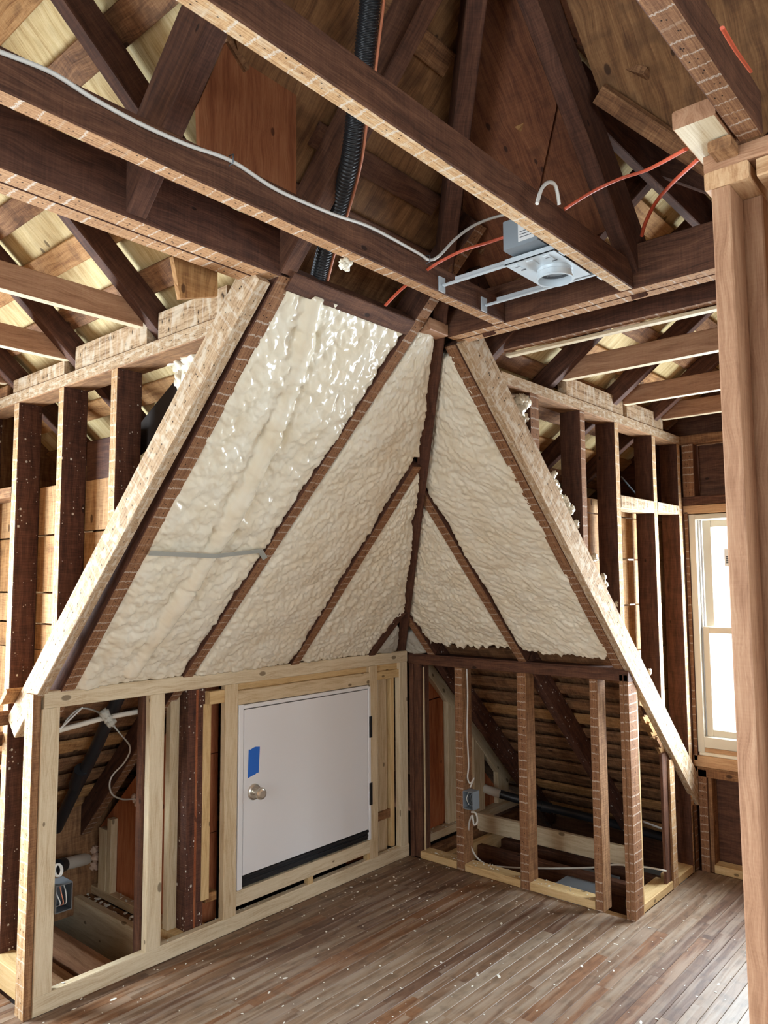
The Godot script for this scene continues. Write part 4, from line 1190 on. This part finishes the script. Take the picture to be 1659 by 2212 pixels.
	box(bb, "back", .05, .053, .343, .441, .394, .462, 1, M.grey)
	for k in 3: tube(bb, "wire", curve([Vector3(.03, .43, .41 + k * .015), Vector3(-.004, .40, .415 + k * .012), Vector3(.01, .365, .42 + k * .014)], 5), .0025, M.ink if k else M.cable, 6)
	var oc2 := thing("outlet_cable", "white cable down the stud into the outlet box and along the eave", "cable")
	tube(oc2, "upper_run", curve([on_z(1008, 1445, .398), on_z(1010, 1500, .40), on_z(1009, 1580, .398), on_z(1012, 1650, .398), on_z(1010, 1680, .40), on_z(1016, 1692, .42), on_z(1024, 1680, .44)], 6), .0045, M.cable, 8)
	tube(oc2, "upper_loop", curve([on_x(1016, 1700, .02), on_x(1020, 1690, .02), on_x(1024, 1680, .02)], 4), .0045, M.cable, 8)
	tube(oc2, "lower_run", curve([on_x(1018, 1754, .01), on_x(1028, 1757, .01), on_x(1031, 1775, .01), on_x(1024, 1781, .01), on_x(1020, 1762, .02), on_x(1014, 1775, .03), on_x(1012, 1800, .05), on_x(1022, 1840, .08), on_x(1048, 1866, .14), on_x(1090, 1873, .25), on_x(1180, 1876, .30), on_x(1280, 1874, .32), on_x(1330, 1868, .34), on_x(1400, 1874, .40), on_x(1440, 1882, .42)], 8), .005, M.cable, 8)
	# pipes in the right eave
	var dp := thing("waste_pipe", "black waste pipe with a white sleeve lying in the right eave", "pipe")
	tube(dp, "sleeve", [on_z(1046, 1703, .0), on_z(1084, 1716, .16)], .028, M.pvc, 18)
	tube(dp, "pipe", curve([on_z(1080, 1715, .15), on_z(1160, 1738, .35), on_z(1280, 1768, .62), on_z(1420, 1805, .92), on_z(1560, 1846, 1.2)], 6), .027, M.pipe, 16)
	tube(dp, "coupling", [on_z(1168, 1741, .37), on_z(1190, 1746, .42)], .034, M.pipe, 16)
	var fc := thing("far_cable", "white cable crossing the dark eave under the window", "cable")
	tube(fc, "sheath", curve([on_x(1390, 1775, 1.0), on_x(1470, 1805, 1.0), on_x(1560, 1835, 1.0), on_x(1640, 1872, 1.0)], 6), .006, M.cable, 8)

func build_crumbs() -> void:
	var r := RandomNumberGenerator.new()
	r.seed = 77
	var s := SphereMesh.new()
	s.radius = .5
	s.height = 1.0
	s.radial_segments = 7
	s.rings = 4
	s.material = plain(Color8(224, 220, 208), .7)
	var spots := []
	for i in 420:
		var p := Vector3(-r.randf() * 3.0 + .02, 0, r.randf() * 2.4)
		if r.randf() < .45: p.z *= r.randf()
		if r.randf() < .35: p.x *= r.randf()
		if p.x > -.02: p.x = -.02
		spots.append([p, r.randf_range(.002, .0055)])
	for i in 60: spots.append([Vector3(r.randf_range(.01, .085), .041, r.randf_range(.09, 1.16)), r.randf_range(.002, .007)])
	for i in 40: spots.append([Vector3(-r.randf_range(.1, 2.2), .072, -r.randf_range(.004, .036)), r.randf_range(.002, .006)])
	for i in 60: spots.append([Vector3(r.randf_range(-1.53, -1.45), .062, -r.randf_range(.1, 1.0)), r.randf_range(.003, .008)])
	for i in 40: spots.append([Vector3(r.randf_range(.1, .8), .093, r.randf_range(-.02, .035)), r.randf_range(.003, .007)])
	for i in 40: spots.append([Vector3(r.randf_range(-.2, .82), .001, r.randf_range(1.4, 2.3)), r.randf_range(.002, .005)])
	for i in 50: spots.append([Vector3(r.randf_range(-1.58, -1.535), .0195, -r.randf_range(.1, 1.0)), r.randf_range(.004, .012)])
	for i in 90: spots.append([Vector3(-r.randf() * 2.6, -.0005, r.randf() * 2.3), r.randf_range(.004, .012), true])
	var mm := MultiMesh.new()
	mm.transform_format = MultiMesh.TRANSFORM_3D
	mm.mesh = s
	mm.instance_count = spots.size()
	for i in spots.size():
		var k: float = spots[i][1]
		var b := Basis(Vector3.UP, r.randf() * TAU).scaled_local(Vector3(k * r.randf_range(1.2, 3.2), k * .8, k * r.randf_range(1.0, 2.0)))
		if spots[i].size() > 2:
			b = Basis(Vector3.UP, r.randf() * TAU).scaled_local(Vector3(k * r.randf_range(1.0, 3.4), .002, k * r.randf_range(.8, 1.4)))
			k = 0.0
		mm.set_instance_transform(i, Transform3D(b, spots[i][0] + Vector3(0, k * .3, 0)))
	var o := MultiMeshInstance3D.new()
	o.name = "foam_crumbs"
	o.multimesh = mm
	add_child(o)
	tag(o, "white foam crumbs and plaster bits scattered on floor and plates", "crumbs", "stuff")
